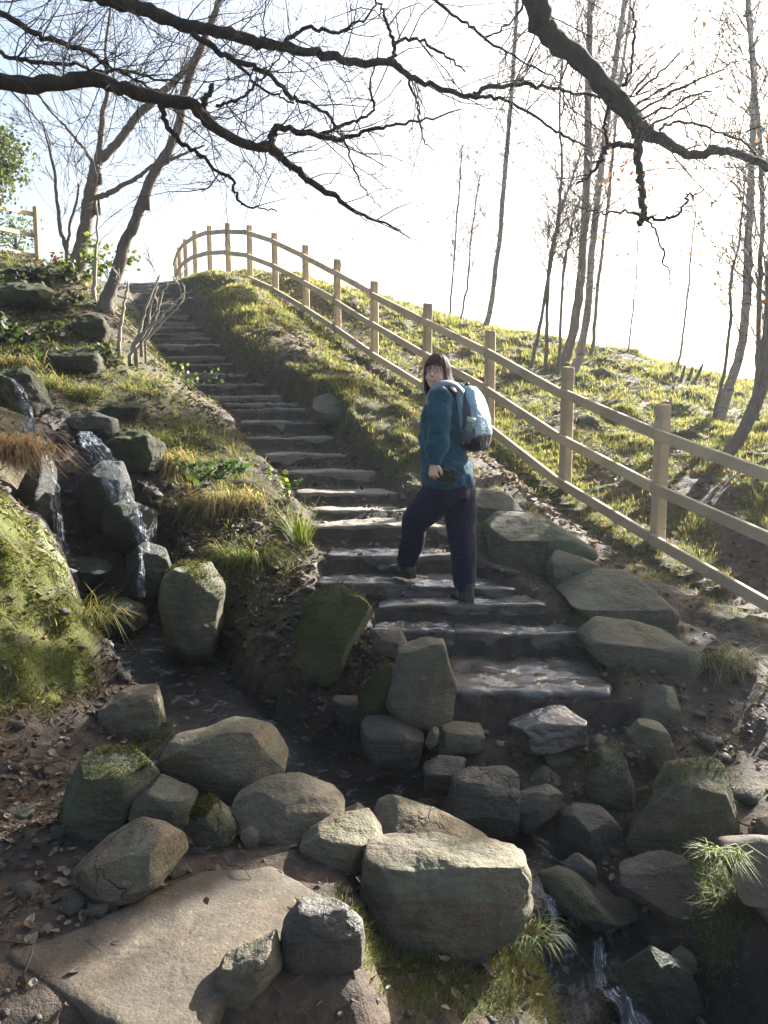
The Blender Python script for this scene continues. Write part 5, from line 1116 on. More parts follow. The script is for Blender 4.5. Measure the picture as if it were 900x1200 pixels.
leafy_tree('shrub', 'loose dark shrub low behind the rail fence at the left edge', [c_[0], c_[1], 4.3], c_ + np.array([0, 0, -.1]), (.9, .6, .8), 650, (.07, .12), [(.05, .085, .025), (.08, .11, .035)], 4, clumps=16, trunk_r=.03)
# unseen trees added outside the right edge so their evergreen crowns shade the foreground
def shade_tree(label, foot, dist, rad, n, seed):
    """crown centred on the sun line through a point of the path"""
    fx, fy, fz2 = foot; c_ = np.array([fx, fy, fz2]) + np.array(sdir) * dist
    bz_ = float(H(c_[0], c_[1])); return leafy_tree('shade_holly', label, [c_[0] + .2, c_[1], bz_], c_, rad, n, (.07, .13), [(.03, .06, .018), (.045, .08, .025)], seed, 'unseen hollies added for shade', clumps=40, trunk_r=.09)
shade_tree('dense unseen holly beyond the right edge, added to shade the lower steps', (.75, 4.55, .1), 10.5, (.85, .85, 1.1), 5200, 31)
shade_tree('second unseen holly beyond the right edge, nearer the path, added for shade', (1.0, 3.55, -.1), 8.4, (.6, .6, .65), 2200, 32)
shade_tree('slim small unseen holly beyond the right edge, shaped to shade the paving slab', (-.90, 2.42, .0), 9.8, (.28, .28, .5), 900, 33)
# cushions of moss on the green boulders
rm = np.random.default_rng(77)
for o, mt, size in MOSSY:
    me = o.data; nv = len(me.vertices); co = np.empty(nv * 3, np.float32); me.vertices.foreach_get('co', co); co = co.reshape(-1, 3); no = np.empty(nv * 3, np.float32); me.vertices.foreach_get('normal', no); no = no.reshape(-1, 3)
    off = np.array(o.location); w_ = no[:, 2] * .55 + .9 * fbm((co + off) * 6.0, 3, 5) + (.30 if mt == 'stone_green' else -.22)
    w_ = np.clip(w_, 0, 1) * (no[:, 2] > -.25); tot = w_.sum()
    if tot < 3: continue
    n = int(min(4200, 700 + 5200 * size ** 2 * (1 if mt == 'stone_green' else .7))); k_ = rm.choice(nv, n, p=w_ / tot)
    c_ = co[k_] + rm.normal(0, size * .012, (n, 3)) - no[k_] * .002; az = np.arctan2(no[k_, 1], no[k_, 0]) + rm.normal(0, 1.0, n)
    dist = max(1, off[1] / 4.0); mc = np.array([.055, .060, .018]) * (1 + .5 * fbm((co[k_] + off) * 9, 2, 8))[:, None] * rm.uniform(.6, 1.5, (n, 1)); yl = rm.random(n) < .12; mc[yl] = np.array([.14, .13, .03])
    mm = blades_mesh('moss', c_, az, np.clip(1.2 - no[k_, 2] * .8 + rm.normal(0, .3, n), .1, 1.6), rm.uniform(.006, .018, n) * dist ** .5, rm.uniform(.003, .007, n) * dist ** .7, np.clip(mc, .008, .4)); tag(link('moss', mm, M['moss'], o), kind='stuff')
X, Y = scatter(rg, 420, (-.5, .9, 1.75, 2.75), GM); litter('fallen_leaves', rg, X, Y, (.02, .05), BROWN, .02)
# tangle of dead stalks and grass on the bank between gully and steps
X, Y = scatter(rg, 2600, (-1.9, -.1, 4.0, 6.4), np.clip(1.15 - GM, 0, 1) * (1 - bed.reshape(GX.shape)) * (1 - wc.reshape(GX.shape)) * (1 - MM) * np.clip(.5 + 1.4 * fbm2(GX * 2.5, GY * 2.5, 2, 19), 0, 1))
GREEN, YEL, STRAW, DEEP = GREEN * .6, YEL * .5, STRAW * .38, DEEP * .8
grass('dead_grass', rg, X, Y, 7, (.04, .17), (1.2, .5, 4, 1), lean=(.6, 1.7), w=.0045, spread=.05)
X, Y = scatter(rg, 4200, (-2.1, -.1, 3.8, 6.4), (1 - bed.reshape(GX.shape)) * (1 - wc.reshape(GX.shape)) * (1 - MM)); litter('fallen_leaves', rg, X, Y, (.025, .055), [(.05, .032, .02), (.085, .055, .033), (.035, .024, .017), (.12, .085, .055)])
# ------------------------------------------------------------------ water
t = NT('stream_water'); w = t.coord('Object')
r1 = t.noise(w, 14, 4, .6, dist=.8); r2 = t.noise(w, 60, 3, .6)
fo = t.ramp(t.noise(t.mapping(t.coord('UV'), (3.0, 1.6, 1)), 2.2, 6, .7, dist=.5), [(.54, 0.0), (.74, 1.0)])
c = t.mix(t.math('MULTIPLY', fo, .42), (0.022, 0.019, 0.015), (0.55, 0.58, 0.60))  # pale streaks paint whitish sky reflections as well as foam
t.b.inputs['IOR'].default_value = 1.33
t.done(c, t.math('ADD', .06, t.math('MULTIPLY', fo, .5)), t.bump(t.math('ADD', r1, t.math('MULTIPLY', r2, .4)), .6, .03), .5)
M['water'] = t.m
t = NT('falling_water'); w = t.coord('UV')
st_ = t.noise(t.mapping(w, (9.0, 1.6, 1)), 1.0, 6, .7, dist=.3); mask = t.ramp(st_, [(.44, 0.0), (.68, 1.0)])
edge = t.node('ShaderNodeSeparateXYZ'); t.L.new(w, edge.inputs[0])
ed = t.math('SUBTRACT', 1.0, t.math('POWER', t.math('ABSOLUTE', t.math('SUBTRACT', t.math('MULTIPLY', edge.outputs[0], 2.0), 1.0)), 4.0))
al = t.math('MULTIPLY', t.math('ADD', t.math('MULTIPLY', mask, t.ramp(t.noise(t.coord('Object'), 26, 4, .7), [(.36, .1), (.60, 1.0)])), .015), ed)
t.done((0.60, 0.66, 0.72), .25, t.bump(st_, .6, .02), .6); t.L.new(al, t.b.inputs['Alpha']); M['fall'] = t.m

def ribbon(name, rows, mat, label=None, lift=.02, sub=8, cross=7, arc=.25, rng=np.random.default_rng(2), kind='structure'):
    """rows: world x, y, z, half width, side direction is worked out from the heading"""
    s = spline(np.array(rows), sub); p = s[:, :3]; hw = s[:, 3]; tng = np.gradient(p, axis=0); 
    side = np.cross(tng, [0, 0, 1.0]); ln = np.linalg.norm(side, axis=1); side = side / (ln[:, None] + 1e-6)
    if mat is M['fall']: side = np.tile([1.0, .15, 0], (len(p), 1))
    v = []; uv = []; n = len(p); acc_l = np.concatenate([[0], np.cumsum(np.linalg.norm(np.diff(p, axis=0), axis=1))])
    for i in range(n):
        for j in range(cross):
            u = j / (cross - 1) * 2 - 1
            off = np.array([0, -.02, .0]) * (1 - u * u) * (1 if mat is M['fall'] else 0)
            v.append(p[i] + side[i] * u * hw[i] + off + np.array([0, 0, lift])); uv.append((u * .5 + .5, acc_l[i] * 2.2))
    if mat is M['fall']: v = np.array(v); v = v + .028 * np.stack([fbm(v * 14, 3, 3), fbm(v * 14, 3, 4) - .2, .5 * fbm(v * 14, 3, 5)], 1)
    f = [(i * cross + j, i * cross + j + 1, (i + 1) * cross + j + 1, (i + 1) * cross + j) for i in range(n - 1) for j in range(cross - 1)]
    me = mesh_np(name, v, np.array(f).ravel(), np.full(len(f), 4)); ul = me.uv_layers.new(name='UVMap'); uv = np.array(uv)
    li = np.empty(len(me.loops), np.int32); me.loops.foreach_get('vertex_index', li); ul.data.foreach_set('uv', uv[li].astype(np.float32).ravel())
    return tag(link(name, me, mat), label, None, None, kind)
ribbon('stream_water', [[a, b, c, d * 1.15] for a, b, c, d in SW], M['water'], lift=-.012, cross=9)
def fall(rows):
    out = []
    for px_, py_, w_ , Y in rows:
        q = P(px_, py_, Y); out.append([q[0], q[1], q[2], w_ / 2 / F * Y])
    ribbon('waterfall', out, M['fall'], lift=0, sub=16, cross=17)
fall([(-14,436,6.9,6.6),(8,442,6.9,6.55),(20,450,8.3,6.5),(28,468,11.0,6.42),(34,492,13.8,6.38),(38,520,13.8,6.36)])
fall([(45,512,8.3,6.5),(53,530,10.3,5.75),(60,560,12.4,5.58),(66,600,12.4,5.54),(72,640,13.8,5.5),(76,664,15.2,5.46)])
fall([(98,505,15.2,6.6),(108,520,27.6,5.85),(122,540,31.7,5.68),(134,565,30.4,5.62),(142,590,24.8,5.58)])
fall([(148,580,9.7,5.6),(158,600,13.8,5.52),(166,625,15.2,5.46),(170,648,11.0,5.42)])
fall([(164,640,6.9,5.44),(166,665,8.3,5.34),(164,700,11.0,5.3)])
fall([(160,760,40,5.12),(155,775,44,5.0),(148,795,46,4.9)])
fall([(625,1030,15.6,2.96),(640,1050,15.6,2.86),(650,1075,13.2,2.8),(655,1100,10.8,2.78)])
fall([(695,1095,14.4,2.72),(700,1120,18.0,2.68),(705,1150,20.4,2.62)])
fall([(715,1150,24.0,2.6),(728,1170,33.6,2.54),(745,1200,38.4,2.48)])
# icicle-like splash ice hanging at the gorge wall
# ------------------------------------------------------------------ the walker
def m_cloth(name, col, rough=.9, weave=300, fuzz=.12):
    t = NT(name); w = t.coord('Object'); n = t.noise(w, weave, 2, .5); n2 = t.noise(w, 7, 4, .6); n3 = t.noise(t.mapping(w, (6, 6, 14)), 1.5, 4, .6, dist=.4)
    c = t.mix(n2, tuple(x * .8 for x in col), tuple(x * 1.25 for x in col))
    t.b.inputs['Sheen Weight'].default_value = fuzz; t.b.inputs['Sheen Roughness'].default_value = .5
    return t.done(c, rough, t.bump(t.math('ADD', t.math('MULTIPLY', n3, 1.0), t.math('MULTIPLY', n, .08)), .7, .03), .2)
M['fleece'] = m_cloth('fleece', (0.010, 0.066, 0.105)); M['trouser'] = m_cloth('trouser_cloth', (0.009, 0.011, 0.030), .85, 400, .03)
M['pack_blue'] = m_cloth('pack_cloth_blue', (0.28, 0.42, 0.50), .6, 260, .1); M['pack_grey'] = m_cloth('pack_cloth_grey', (0.085, 0.092, 0.105), .7, 260, .1); M['pack_black'] = m_cloth('pack_cloth_black', (0.012, 0.012, 0.013), .6, 200, .1)
M['strap'] = m_cloth('strap_webbing', (0.22, 0.27, 0.31), .7, 400, .1); M['cap'] = m_cloth('cap_cloth', (0.020, 0.024, 0.014), .9, 300, .3)
t = NT('skin'); n = t.noise(t.coord('Object'), 18, 4); t.b.inputs['Subsurface Weight'].default_value = .12; t.b.inputs['Subsurface Radius'].default_value = (.9, .35, .2); t.b.inputs['Subsurface Scale'].default_value = .01
M['skin'] = t.done(t.mix(n, (0.70, 0.42, 0.32), (0.78, 0.52, 0.42)), .5, None, .4)
t = NT('hair'); w = t.coord('UV'); n = t.noise(t.mapping(w, (90, 2, 1)), 1, 4, .6)
M['hair'] = t.done(t.mix(n, (0.020, 0.008, 0.006), (0.085, 0.032, 0.022)), .6, t.bump(n, .8, .006), .25)
M['bark_hair'] = NT('hair_strand').done((0.075, 0.028, 0.018), .5, None, .3); M['boot'] = m_cloth('boot_leather', (0.045, 0.045, 0.040), .7, 120, 0); M['sole'] = NT('boot_sole').done((0.012, 0.012, 0.012), .8); M['boot_trim'] = NT('boot_trim').done((0.13, 0.14, 0.14), .7)
M['eye'] = NT('eye').done((0.05, 0.035, 0.03), .15, None, .6); M['white'] = NT('eye_white').done((.62, .58, .55), .3); M['lip'] = NT('lips').done((0.42, 0.13, 0.12), .45); M['wire'] = NT('glasses_wire').done((0.10, 0.09, 0.09), .3)
t = NT('bottle_plastic'); t.b.inputs['Transmission Weight'].default_value = .55; M['bottle'] = t.done((.30, .36, .33), .15, None, .5); M['lid'] = NT('bottle_lid').done((.62, .64, .62), .4)

def V(*a): return np.array(a, float)
def unit(v): v = np.asarray(v, float); return v / np.linalg.norm(v)
fw = unit([-.88, .47, 0]); lf = unit([-.47, -.88, 0]); UPV = V(0, 0, 1)
def rings(acc, rows, n=20):
    """rows: centre, vector a, vector b (half axes)"""
    ang = np.linspace(0, 2 * np.pi, n, endpoint=False); vs = []
    for c, a, b in rows: vs.append(np.asarray(c) + np.cos(ang)[:, None] * np.asarray(a) + np.sin(ang)[:, None] * np.asarray(b))
    m_ = len(rows); fs = [(i * n + j, i * n + (j + 1) % n, (i + 1) * n + (j + 1) % n, (i + 1) * n + j) for i in range(m_ - 1) for j in range(n)] + [tuple(range(n - 1, -1, -1)), tuple((m_ - 1) * n + j for j in range(n))]
    acc.add(np.concatenate(vs), fs)
def ball(acc, c, a, b, d, n=14):
    rows = []
    for t_ in np.linspace(-.985, .985, n):
        k_ = math.sqrt(1 - t_ * t_); rows.append((np.asarray(c) + np.asarray(d) * t_, np.asarray(a) * k_, np.asarray(b) * k_))
    rings(acc, rows, 18)
def chain(acc, pts_, rad, n=14, k=4):
    s = spline(np.array([list(p) + [r] for p, r in zip(pts_, rad)]), k); acc.tube(s[:, :3], s[:, 3], n)
    for q in (s[0], s[-1]): ball(acc, q[:3], V(q[3], 0, 0), V(0, q[3], 0), V(0, 0, q[3]), 8)
def fuse(acc, vox, smooth=4, fac=.5):
    """one continuous skin over everything collected"""
    me = acc.mesh('tmp'); bm_ = bmesh.new(); bm_.from_mesh(me); bmesh.ops.recalc_face_normals(bm_, faces=bm_.faces); bm_.to_mesh(me); bm_.free()
    o = bpy.data.objects.new('tmp', me); COL.objects.link(o)
    r_ = o.modifiers.new('r', 'REMESH'); r_.mode = 'VOXEL'; r_.voxel_size = vox
    s_ = o.modifiers.new('s', 'SMOOTH'); s_.iterations = smooth; s_.factor = fac
    dg = bpy.context.evaluated_depsgraph_get(); out = bpy.data.meshes.new_from_object(o.evaluated_get(dg))
    v = np.empty(len(out.vertices) * 3); out.vertices.foreach_get('co', v); v = v.reshape(-1, 3)
    nl = np.empty(len(out.loops), np.int32); out.loops.foreach_get('vertex_index', nl); ns = np.empty(len(out.polygons), np.int32); out.polygons.foreach_get('loop_total', ns)
    bpy.data.objects.remove(o); bpy.data.meshes.remove(me); bpy.data.meshes.remove(out)
    return v, nl, ns
def put(name, vfs, mat, parent, origin, wob=None):
    v, f, s = vfs
    me = mesh_np(name, v - origin, f, s)
    if wob:
        amp, frq, seed = wob; nr = np.empty(len(v) * 3, np.float32); me.vertices.foreach_get('normal', nr); nr = nr.reshape(-1, 3)
        dd = fbm(v * np.array(frq), 3, seed); dd = dd - .6 * (1 - np.abs(fbm(v * np.array(frq) * 1.3 + 9, 2, seed + 5))) ** 4
        v2 = v + nr * (dd * amp)[:, None]; me.vertices.foreach_set('co', (v2 - origin).astype(np.float32).ravel()); me.update()
    o = link(name, me, mat, parent); return o

FOOT0 = P(510, 700, 5.25)
man = empty('person', FOOT0, 'woman in a blue fleece and dark trousers climbing the steps, looking back', 'person')
# joints
pel = P(526, 568, 5.25); chest = P(522, 492, 5.25); neck = P(520, 463, 5.24)
shL, elL, wrL = P(517, 467, 5.09), P(514, 512, 5.02), P(509, 541, 4.99)
shR, elR, wrR = P(527, 467, 5.42), P(515, 512, 5.46), P(509, 535, 5.43)
hipL, kneL, ankL = P(517, 580, 5.18), P(488, 610, 5.24), P(476, 660, 5.44)
hipR, kneR, ankR = P(538, 580, 5.32), P(541, 632, 5.25), P(546, 692, 5.17)
C = P(512.5, 436.5, 5.22); fd = unit([-.42, -.90, -.04]); sd_ = unit(np.cross(fd, UPV)); sd_ = sd_ if sd_[0] > 0 else -sd_; hu = unit(np.cross(sd_, fd)); hu = hu if hu[2] > 0 else -hu
def hp(s, d, u): return C + sd_ * s + fd * d + hu * u
# --- body: head, neck, trunk, arms, hands, legs in one skin
bd = Acc()
ball(bd, hp(0, -.012, .018), sd_ * .073, fd * .090, hu * .098)
ball(bd, hp(0, .022, -.045), sd_ * .059, fd * .062, hu * .068)
ball(bd, hp(0, .042, -.088), sd_ * .026, fd * .034, hu * .022)
for s in (-1, 1): ball(bd, hp(.034 * s, .052, -.030), sd_ * .027, fd * .027, hu * .026)
rings(bd, [(hp(0, .078, .022), sd_ * .009, hu * .004), (hp(0, .088, .008), sd_ * .010, fd * .010), (hp(0, .099, -.012), sd_ * .012, fd * .013), (hp(0, .097, -.022), sd_ * .016, fd * .012), (hp(0, .080, -.028), sd_ * .012, fd * .006)], 10)
for s in (-1, 1): rings(bd, [(hp(.012 * s, .080, .034), fd * .010, hu * .006), (hp(.034 * s, .076, .038), fd * .010, hu * .007), (hp(.054 * s, .058, .030), fd * .008, hu * .005)], 8)
for s in (-1, 1): ball(bd, hp(.074 * s, -.012, -.002), sd_ * .008, fd * .018, hu * .030, 8)
chain(bd, [hp(0, -.028, -.06), (hp(0, -.03, -.10) + neck) / 2, neck - UPV * .06], [.052, .050, .06])
rings(bd, [(neck - UPV * .01, fw * .06, lf * .07), (P(521, 478, 5.25), fw * .085, lf * .15), (chest, fw * .10, lf * .16), (P(521, 530, 5.25), fw * .10, lf * .14), (P(524, 552, 5.25), fw * .10, lf * .14), (pel, fw * .09, lf * .13)])
chain(bd, [shL, elL, wrL], [.045, .036, .026]); chain(bd, [shR, elR, wrR], [.045, .036, .026])
chain(bd, [hipL, kneL, ankL], [.065, .048, .036]); chain(bd, [hipR, kneR, ankR], [.065, .048, .036])
def hand(wr, along, across, out, curl, seed):
    """along: wrist to knuckles, across: towards the thumb side, out: back of the hand"""
    along, across, out = unit(along), unit(across), unit(out)
    kn = wr + along * .082
    rings(bd, [(wr - along * .02, across * .026, out * .020), (wr + along * .012, across * .029, out * .019), (wr + along * .045, across * .038, out * .017), (kn, across * .041, out * .015), (kn + along * .008, across * .036, out * .010)], 14)
    for i, (o_, L_, r_) in enumerate(((.030, .068, .0088), (.010, .076, .0090), (-.011, .071, .0086), (-.030, .055, .0076))):
        p0 = kn + across * o_ - along * .012; d = along.copy(); pts_ = [p0]; a_ = 0
        for j, fr_ in enumerate((.42, .33, .27)):
            a_ += curl[j] + .05 * math.sin(i * 2 + seed); d = along * math.cos(a_) - out * math.sin(a_); pts_.append(pts_[-1] + d * L_ * fr_ + across * .002 * (1.5 - i))
        chain(bd, pts_, [r_, r_ * .95, r_ * .88, r_ * .72], 10, 3)
    t0_ = wr + along * .022 + across * .026; t1 = t0_ + along * .028 + across * .020 - out * .012; t2 = t1 + along * .028 + across * .002 - out * .018; t3 = t2 + along * .016 - across * .006 - out * .016
    chain(bd, [t0_, t1, t2, t3], [.014, .0115, .0098, .0078], 10, 3)
# the near hand hangs, its fingers folded round the cap
hand(wrL, V(-.10, -.05, -1), V(.62, -.75, 0.05), V(-.80, -.60, 0), (.45, .75, .6), 1)
hand(wrR, V(-.35, .1, -.9), V(-.7, .5, .1), V(-.5, -.8, 0), (.35, .5, .4), 2)
for kn_, an_, dr_ in ((kneL, ankL, V(-.55, .83, 0)), (kneR, ankR, V(-.30, .95, 0))):
    chain(bd, [an_, an_ + unit(dr_) * .10 - UPV * .05], [.036, .03])
body = put('body', fuse(bd, .0042, 3), M['skin'], man, FOOT0)
# --- face details
for s in (-1, 1):
    a = Acc(); ball(a, hp(.030 * s, .0715, .016), sd_ * .0125, fd * .008, hu * .0062, 10); o = a.build('eye', M['white'], body); o.location = -FOOT0; 
    a2 = Acc(); ball(a2, hp(.030 * s - .001, .0765, .016), sd_ * .0058, fd * .0045, hu * .0056, 8); i_ = a2.build('iris', M['eye'], None); i_.parent = o; i_.location = (0, 0, 0)
    a3 = Acc(); rings(a3, [(hp(.014 * s, .086, .036), fd * .003, hu * .003), (hp(.032 * s, .083, .041), fd * .003, hu * .0038), (hp(.052 * s, .064, .034), fd * .003, hu * .0025)], 6); o = a3.build('eyebrow', M['hair'], body); o.location = -FOOT0
a = Acc(); 
rings(a, [(hp(-.031, .070, -.043), fd * .003, hu * .002), (hp(-.012, .086, -.0535), fd * .006, hu * .005), (hp(0, .0885, -.0545), fd * .006, hu * .0055), (hp(.012, .086, -.0535), fd * .006, hu * .005), (hp(.031, .070, -.043), fd * .003, hu * .002)], 10)
o = a.build('mouth', M['lip'], body); o.location = -FOOT0
a = Acc(); rings(a, [(hp(-.020, .081, -.0505), fd * .003, hu * .0015), (hp(-.008, .0915, -.0535), fd * .003, hu * .0028), (hp(.008, .0915, -.0535), fd * .003, hu * .0028), (hp(.020, .081, -.0505), fd * .003, hu * .0015)], 8); th_ = a.build('teeth', M['white'], None); th_.parent = o; th_.location = (0, 0, 0)
# --- hair: fringe, sides to the collar
na, nr_ = 72, 22; hv = []; huv = []
for i in range(na + 1):
    az = 2 * math.pi * i / na; fz = abs(((az + math.pi) % (2 * math.pi)) - math.pi)      # 0 = face side
    bottom = .050 if fz < .85 else (.050 - (fz - .85) / .22 * .17 if fz < 1.07 else -.120 - .022 * min(1, (fz - 1.07)) )
    bottom += .006 * math.sin(i * 2.7) + .004 * math.sin(i * 5.1)
    for j in range(nr_):
        v_ = j / (nr_ - 1); zz = .122 + (bottom - .122) * v_ ** 1.15
        k_ = math.sqrt(max(0, 1 - (max(zz, 0) / .1225) ** 2.2))
        wv = 1 + .035 * math.sin(i * 3.3 + v_ * 2) * v_ + .02 * math.sin(i * 7.9)
        rs, rd = .080 * k_ * wv, (.097 if fz < 1.2 else .102) * k_ * wv
        if zz < 0: fl = 1 + .05 * (-zz / .14); rs *= fl; rd *= (fl if fz > 1.3 else 1.0)
        dr = fd * math.cos(az) * rd + sd_ * math.sin(az) * rs
        wind = V(.030, .0, 0) * max(0, (-zz / .13)) ** 1.3 * (1 if math.sin(az) > 0 or fz > 2 else .2)
        hv.append(C + fd * (-.008) + dr + hu * zz + wind); huv.append((i / na, v_))
hf = [(i * nr_ + j, (i + 1) * nr_ + j, (i + 1) * nr_ + j + 1, i * nr_ + j + 1) for i in range(na) for j in range(nr_ - 1)]
hme = mesh_np('hair', np.array(hv) - FOOT0, np.array(hf).ravel(), np.full(len(hf), 4)); ul = hme.uv_layers.new(name='UVMap')
li = np.empty(len(hme.loops), np.int32); hme.loops.foreach_get('vertex_index', li); ul.data.foreach_set('uv', np.array(huv)[li].astype(np.float32).ravel())
ho = link('hair', hme, M['hair'], man); sm_ = ho.modifiers.new('thick', 'SOLIDIFY'); sm_.thickness = .009; sm_.offset = -.2
hr = np.random.default_rng(4); a = Acc()
for _ in range(150):
    az = hr.uniform(0, 2 * math.pi); fz = abs(((az + math.pi) % (2 * math.pi)) - math.pi); z0 = hr.uniform(.02, .11); z1 = (.048 + hr.normal(0, .006)) if fz < .85 else -.125 - abs(hr.normal(0, .018)); pp = []
    for q in np.linspace(0, 1, 7):
        zz = z0 + (z1 - z0) * q; k_ = math.sqrt(max(.05, 1 - (max(zz, 0) / .1225) ** 2.2)); e_ = 1.03 + .05 * q * hr.random() + .02 * math.sin(q * 5 + az * 9)
        wind = V(.030, .0, 0) * max(0, (-zz / .13)) ** 1.3 * (1 if math.sin(az) > 0 or fz > 2 else .2)
        pp.append(C - fd * .008 + fd * math.cos(az + .12 * q) * (.097 if fz < 1.2 else .102) * k_ * e_ + sd_ * math.sin(az + .12 * q) * .080 * k_ * e_ + hu * zz + wind)
    a.tube(spline(np.array(pp), 2), np.linspace(.0022, .0009, 13), 4)
hs_ = a.build('loose_strands', M['bark_hair'], ho); hs_.location = -FOOT0
# --- glasses
a = Acc(); an = np.linspace(0, 2 * np.pi, 19)
for s in (-1, 1): a.tube(np.array([hp(.031 * s + .022 * math.cos(q) , .093 - .006 * abs(s * .031 + .022 * math.cos(q)) / .03, .013 + .0145 * math.sin(q)) for q in an]), np.full(19, .0014), 5)
a.tube([hp(-.010, .094, .018), hp(0, .097, .020), hp(.010, .094, .018)], [.0014] * 3, 5)
for s in (-1, 1): a.tube([hp(.053 * s, .084, .018), hp(.072 * s, .05, .016), hp(.080 * s, 0, .012)], [.0014] * 3, 5)
o = a.build('glasses', M['wire'], man); o.location = -FOOT0
# --- fleece
jk = Acc()
rings(jk, [(neck + UPV * .035 + fw * .0, fw * .066, lf * .072), (neck + UPV * .01, fw * .075, lf * .085), (P(522, 467, 5.25), fw * .105, lf * .165), (P(521, 478, 5.25), fw * .125, lf * .195), (P(520, 495, 5.25), fw * .145, lf * .20), (P(519, 512, 5.25), fw * .155, lf * .195), (P(520, 528, 5.25), fw * .155, lf * .195), (P(523, 546, 5.25), fw * .168, lf * .205), (P(526, 560, 5.25), fw * .178, lf * .212), (P(526.5, 569, 5.25), fw * .172, lf * .208)], 28)
chain(jk, [shL, (shL + elL) / 2 + V(-.01, -.01, 0), elL, (elL + wrL) / 2 + V(0, 0, .0), wrL + unit(elL - wrL) * .02], [.088, .080, .074, .066, .044]); chain(jk, [shR, (shR + elR) / 2, elR, (elR + wrR) / 2, wrR + unit(elR - wrR) * .02], [.088, .080, .072, .064, .046])
ball(jk, shL + V(0, 0, .01), V(.085, 0, 0), V(0, .085, 0), V(0, 0, .075)); ball(jk, shR + V(0, 0, .01), V(.085, 0, 0), V(0, .085, 0), V(0, 0, .075))
put('fleece_jacket', fuse(jk, .010, 5), M['fleece'], man, FOOT0, (.021, (6, 6, 8), 4))
for w0_, e0_ in ((wrL, elL), (wrR, elR)):
    dv = unit(e0_ - w0_); s1_ = unit(np.cross(dv, V(.3, .5, .1))); s2_ = np.cross(dv, s1_); a = Acc()
    rings(a, [(w0_ + dv * (q - .024), s1_ * r_, s2_ * r_) for q, r_ in ((0, .036), (.003, .043), (.028, .046), (.034, .042))], 20); o = a.build('cuff', M['fleece'], man); o.location = -FOOT0
# --- trousers
tr = Acc()
rings(tr, [(P(525.5, 552, 5.25), fw * .15, lf * .19), (pel, fw * .162, lf * .195), (P(526, 584, 5.25), fw * .14, lf * .18)], 24)
chain(tr, [hipL + UPV * .02, (hipL + kneL) / 2 + V(-.01, 0, .0), kneL, (kneL + ankL) / 2 + V(.012, 0, .03), ankL + unit(kneL - ankL) * .05], [.122, .114, .096, .088, .080]); chain(tr, [hipR + UPV * .02, (hipR + kneR) / 2, kneR, (kneR + ankR) / 2 + UPV * .03, ankR + unit(kneR - ankR) * .05], [.124, .114, .096, .088, .080])
put('trousers', fuse(tr, .010, 4), M['trouser'], man, FOOT0, (.014, (6, 6, 5), 8))
# --- boots
for an_, dr_ in ((ankL, V(-.55, .83, 0)), (ankR, V(-.30, .95, 0))):
    d = unit(dr_); s = unit(np.cross(d, UPV)); gz = an_[2] - .095; b0 = V(an_[0], an_[1], gz)
    a = Acc(); sec = [(-.075, .030, .03), (-.065, .036, .075), (-.03, .040, .10), (.02, .041, .085), (.07, .046, .062), (.12, .047, .048), (.165, .040, .040), (.19, .022, .028)]
    rings(a, [(b0 + d * q + UPV * (.022 + h_ / 2), s * w_, UPV * h_ / 2) for q, w_, h_ in sec], 16)
    rings(a, [(b0 + d * -.02 + UPV * .06, d * .05, s * .04), (b0 + d * -.022 + UPV * .12, d * .05, s * .043), (b0 + d * -.022 + UPV * .155, d * .052, s * .046)], 16)
    bt = put('boot', fuse(a, .007, 3), M['boot'], man, FOOT0)
    a = Acc(); ol = [(-.085, .0), (-.078, .028), (-.04, .038), (.02, .038), (.08, .050), (.13, .052), (.175, .042), (.203, .012)]
    o2 = [b0 + d * q + s * w_ for q, w_ in ol] + [b0 + d * q - s * w_ for q, w_ in ol[::-1]]; o2 = np.array(o2); n_ = len(o2)
    a.add(np.concatenate([o2, o2 + UPV * .030]), [(i, (i + 1) % n_, n_ + (i + 1) % n_, n_ + i) for i in range(n_)] + [tuple(range(n_ - 1, -1, -1)), tuple(range(n_, 2 * n_))]); so = a.build('sole', M['sole'], bt, smooth=False); so.location = -FOOT0
    a = Acc()
    for q in (.012, .045, .078): a.tube([b0 + d * q + s * .03 + UPV * (.112 - q * .45), b0 + d * (q + .015) + UPV * (.120 - q * .45), b0 + d * q - s * .03 + UPV * (.112 - q * .45)], [.004, .005, .004], 5)
    a.tube([b0 + d * .02 + s * .042 + UPV * .04, b0 + d * .05 + s * .044 + UPV * .085, b0 + d * .0 + s * .040 + UPV * .12], [.008, .009, .006], 6); a.tube([b0 + d * .02 - s * .042 + UPV * .04, b0 + d * .05 - s * .044 + UPV * .085, b0 + d * .0 - s * .040 + UPV * .12], [.008, .009, .006], 6)
    tr_ = a.build('lacing', M['boot_trim'], bt); tr_.location = -FOOT0

# --- backpack (worn; a thing of its own)
bk = -fw; pc = P(554, 491, 5.23); tl_ = unit(UPV + bk * -.16); bk2 = unit(bk - tl_ * (bk @ tl_))
pack = empty('backpack', pc, 'light blue and grey backpack with a black base on the walker\'s back', 'backpack')
dirs, faces = cube_sphere(64); k_ = (np.abs(dirs) ** 3.4).sum(1) ** (-1 / 3.4); q = dirs * k_[:, None]
zt2 = q[:, 2]; wid = .132 * (1 - .16 * np.maximum(zt2, 0) ** 2 ); dp = .086 * (1 - .30 * np.maximum(0, zt2) - .10 * np.maximum(0, -zt2) ** 2) ; back = np.where(q[:, 1] > 0, dp * 1.12, .075)
q = q + .0
co = lf * (q[:, 0] * wid)[:, None] + bk2 * (q[:, 1] * back)[:, None] + tl_ * (zt2 * .215)[:, None]
co = co + (unit(bk2) * (.012 * fbm(q * 2.2, 3, 3))[:, None]) + dirs[:, [0]] * lf * (.008 * fbm(q * 3, 3, 6))[:, None]
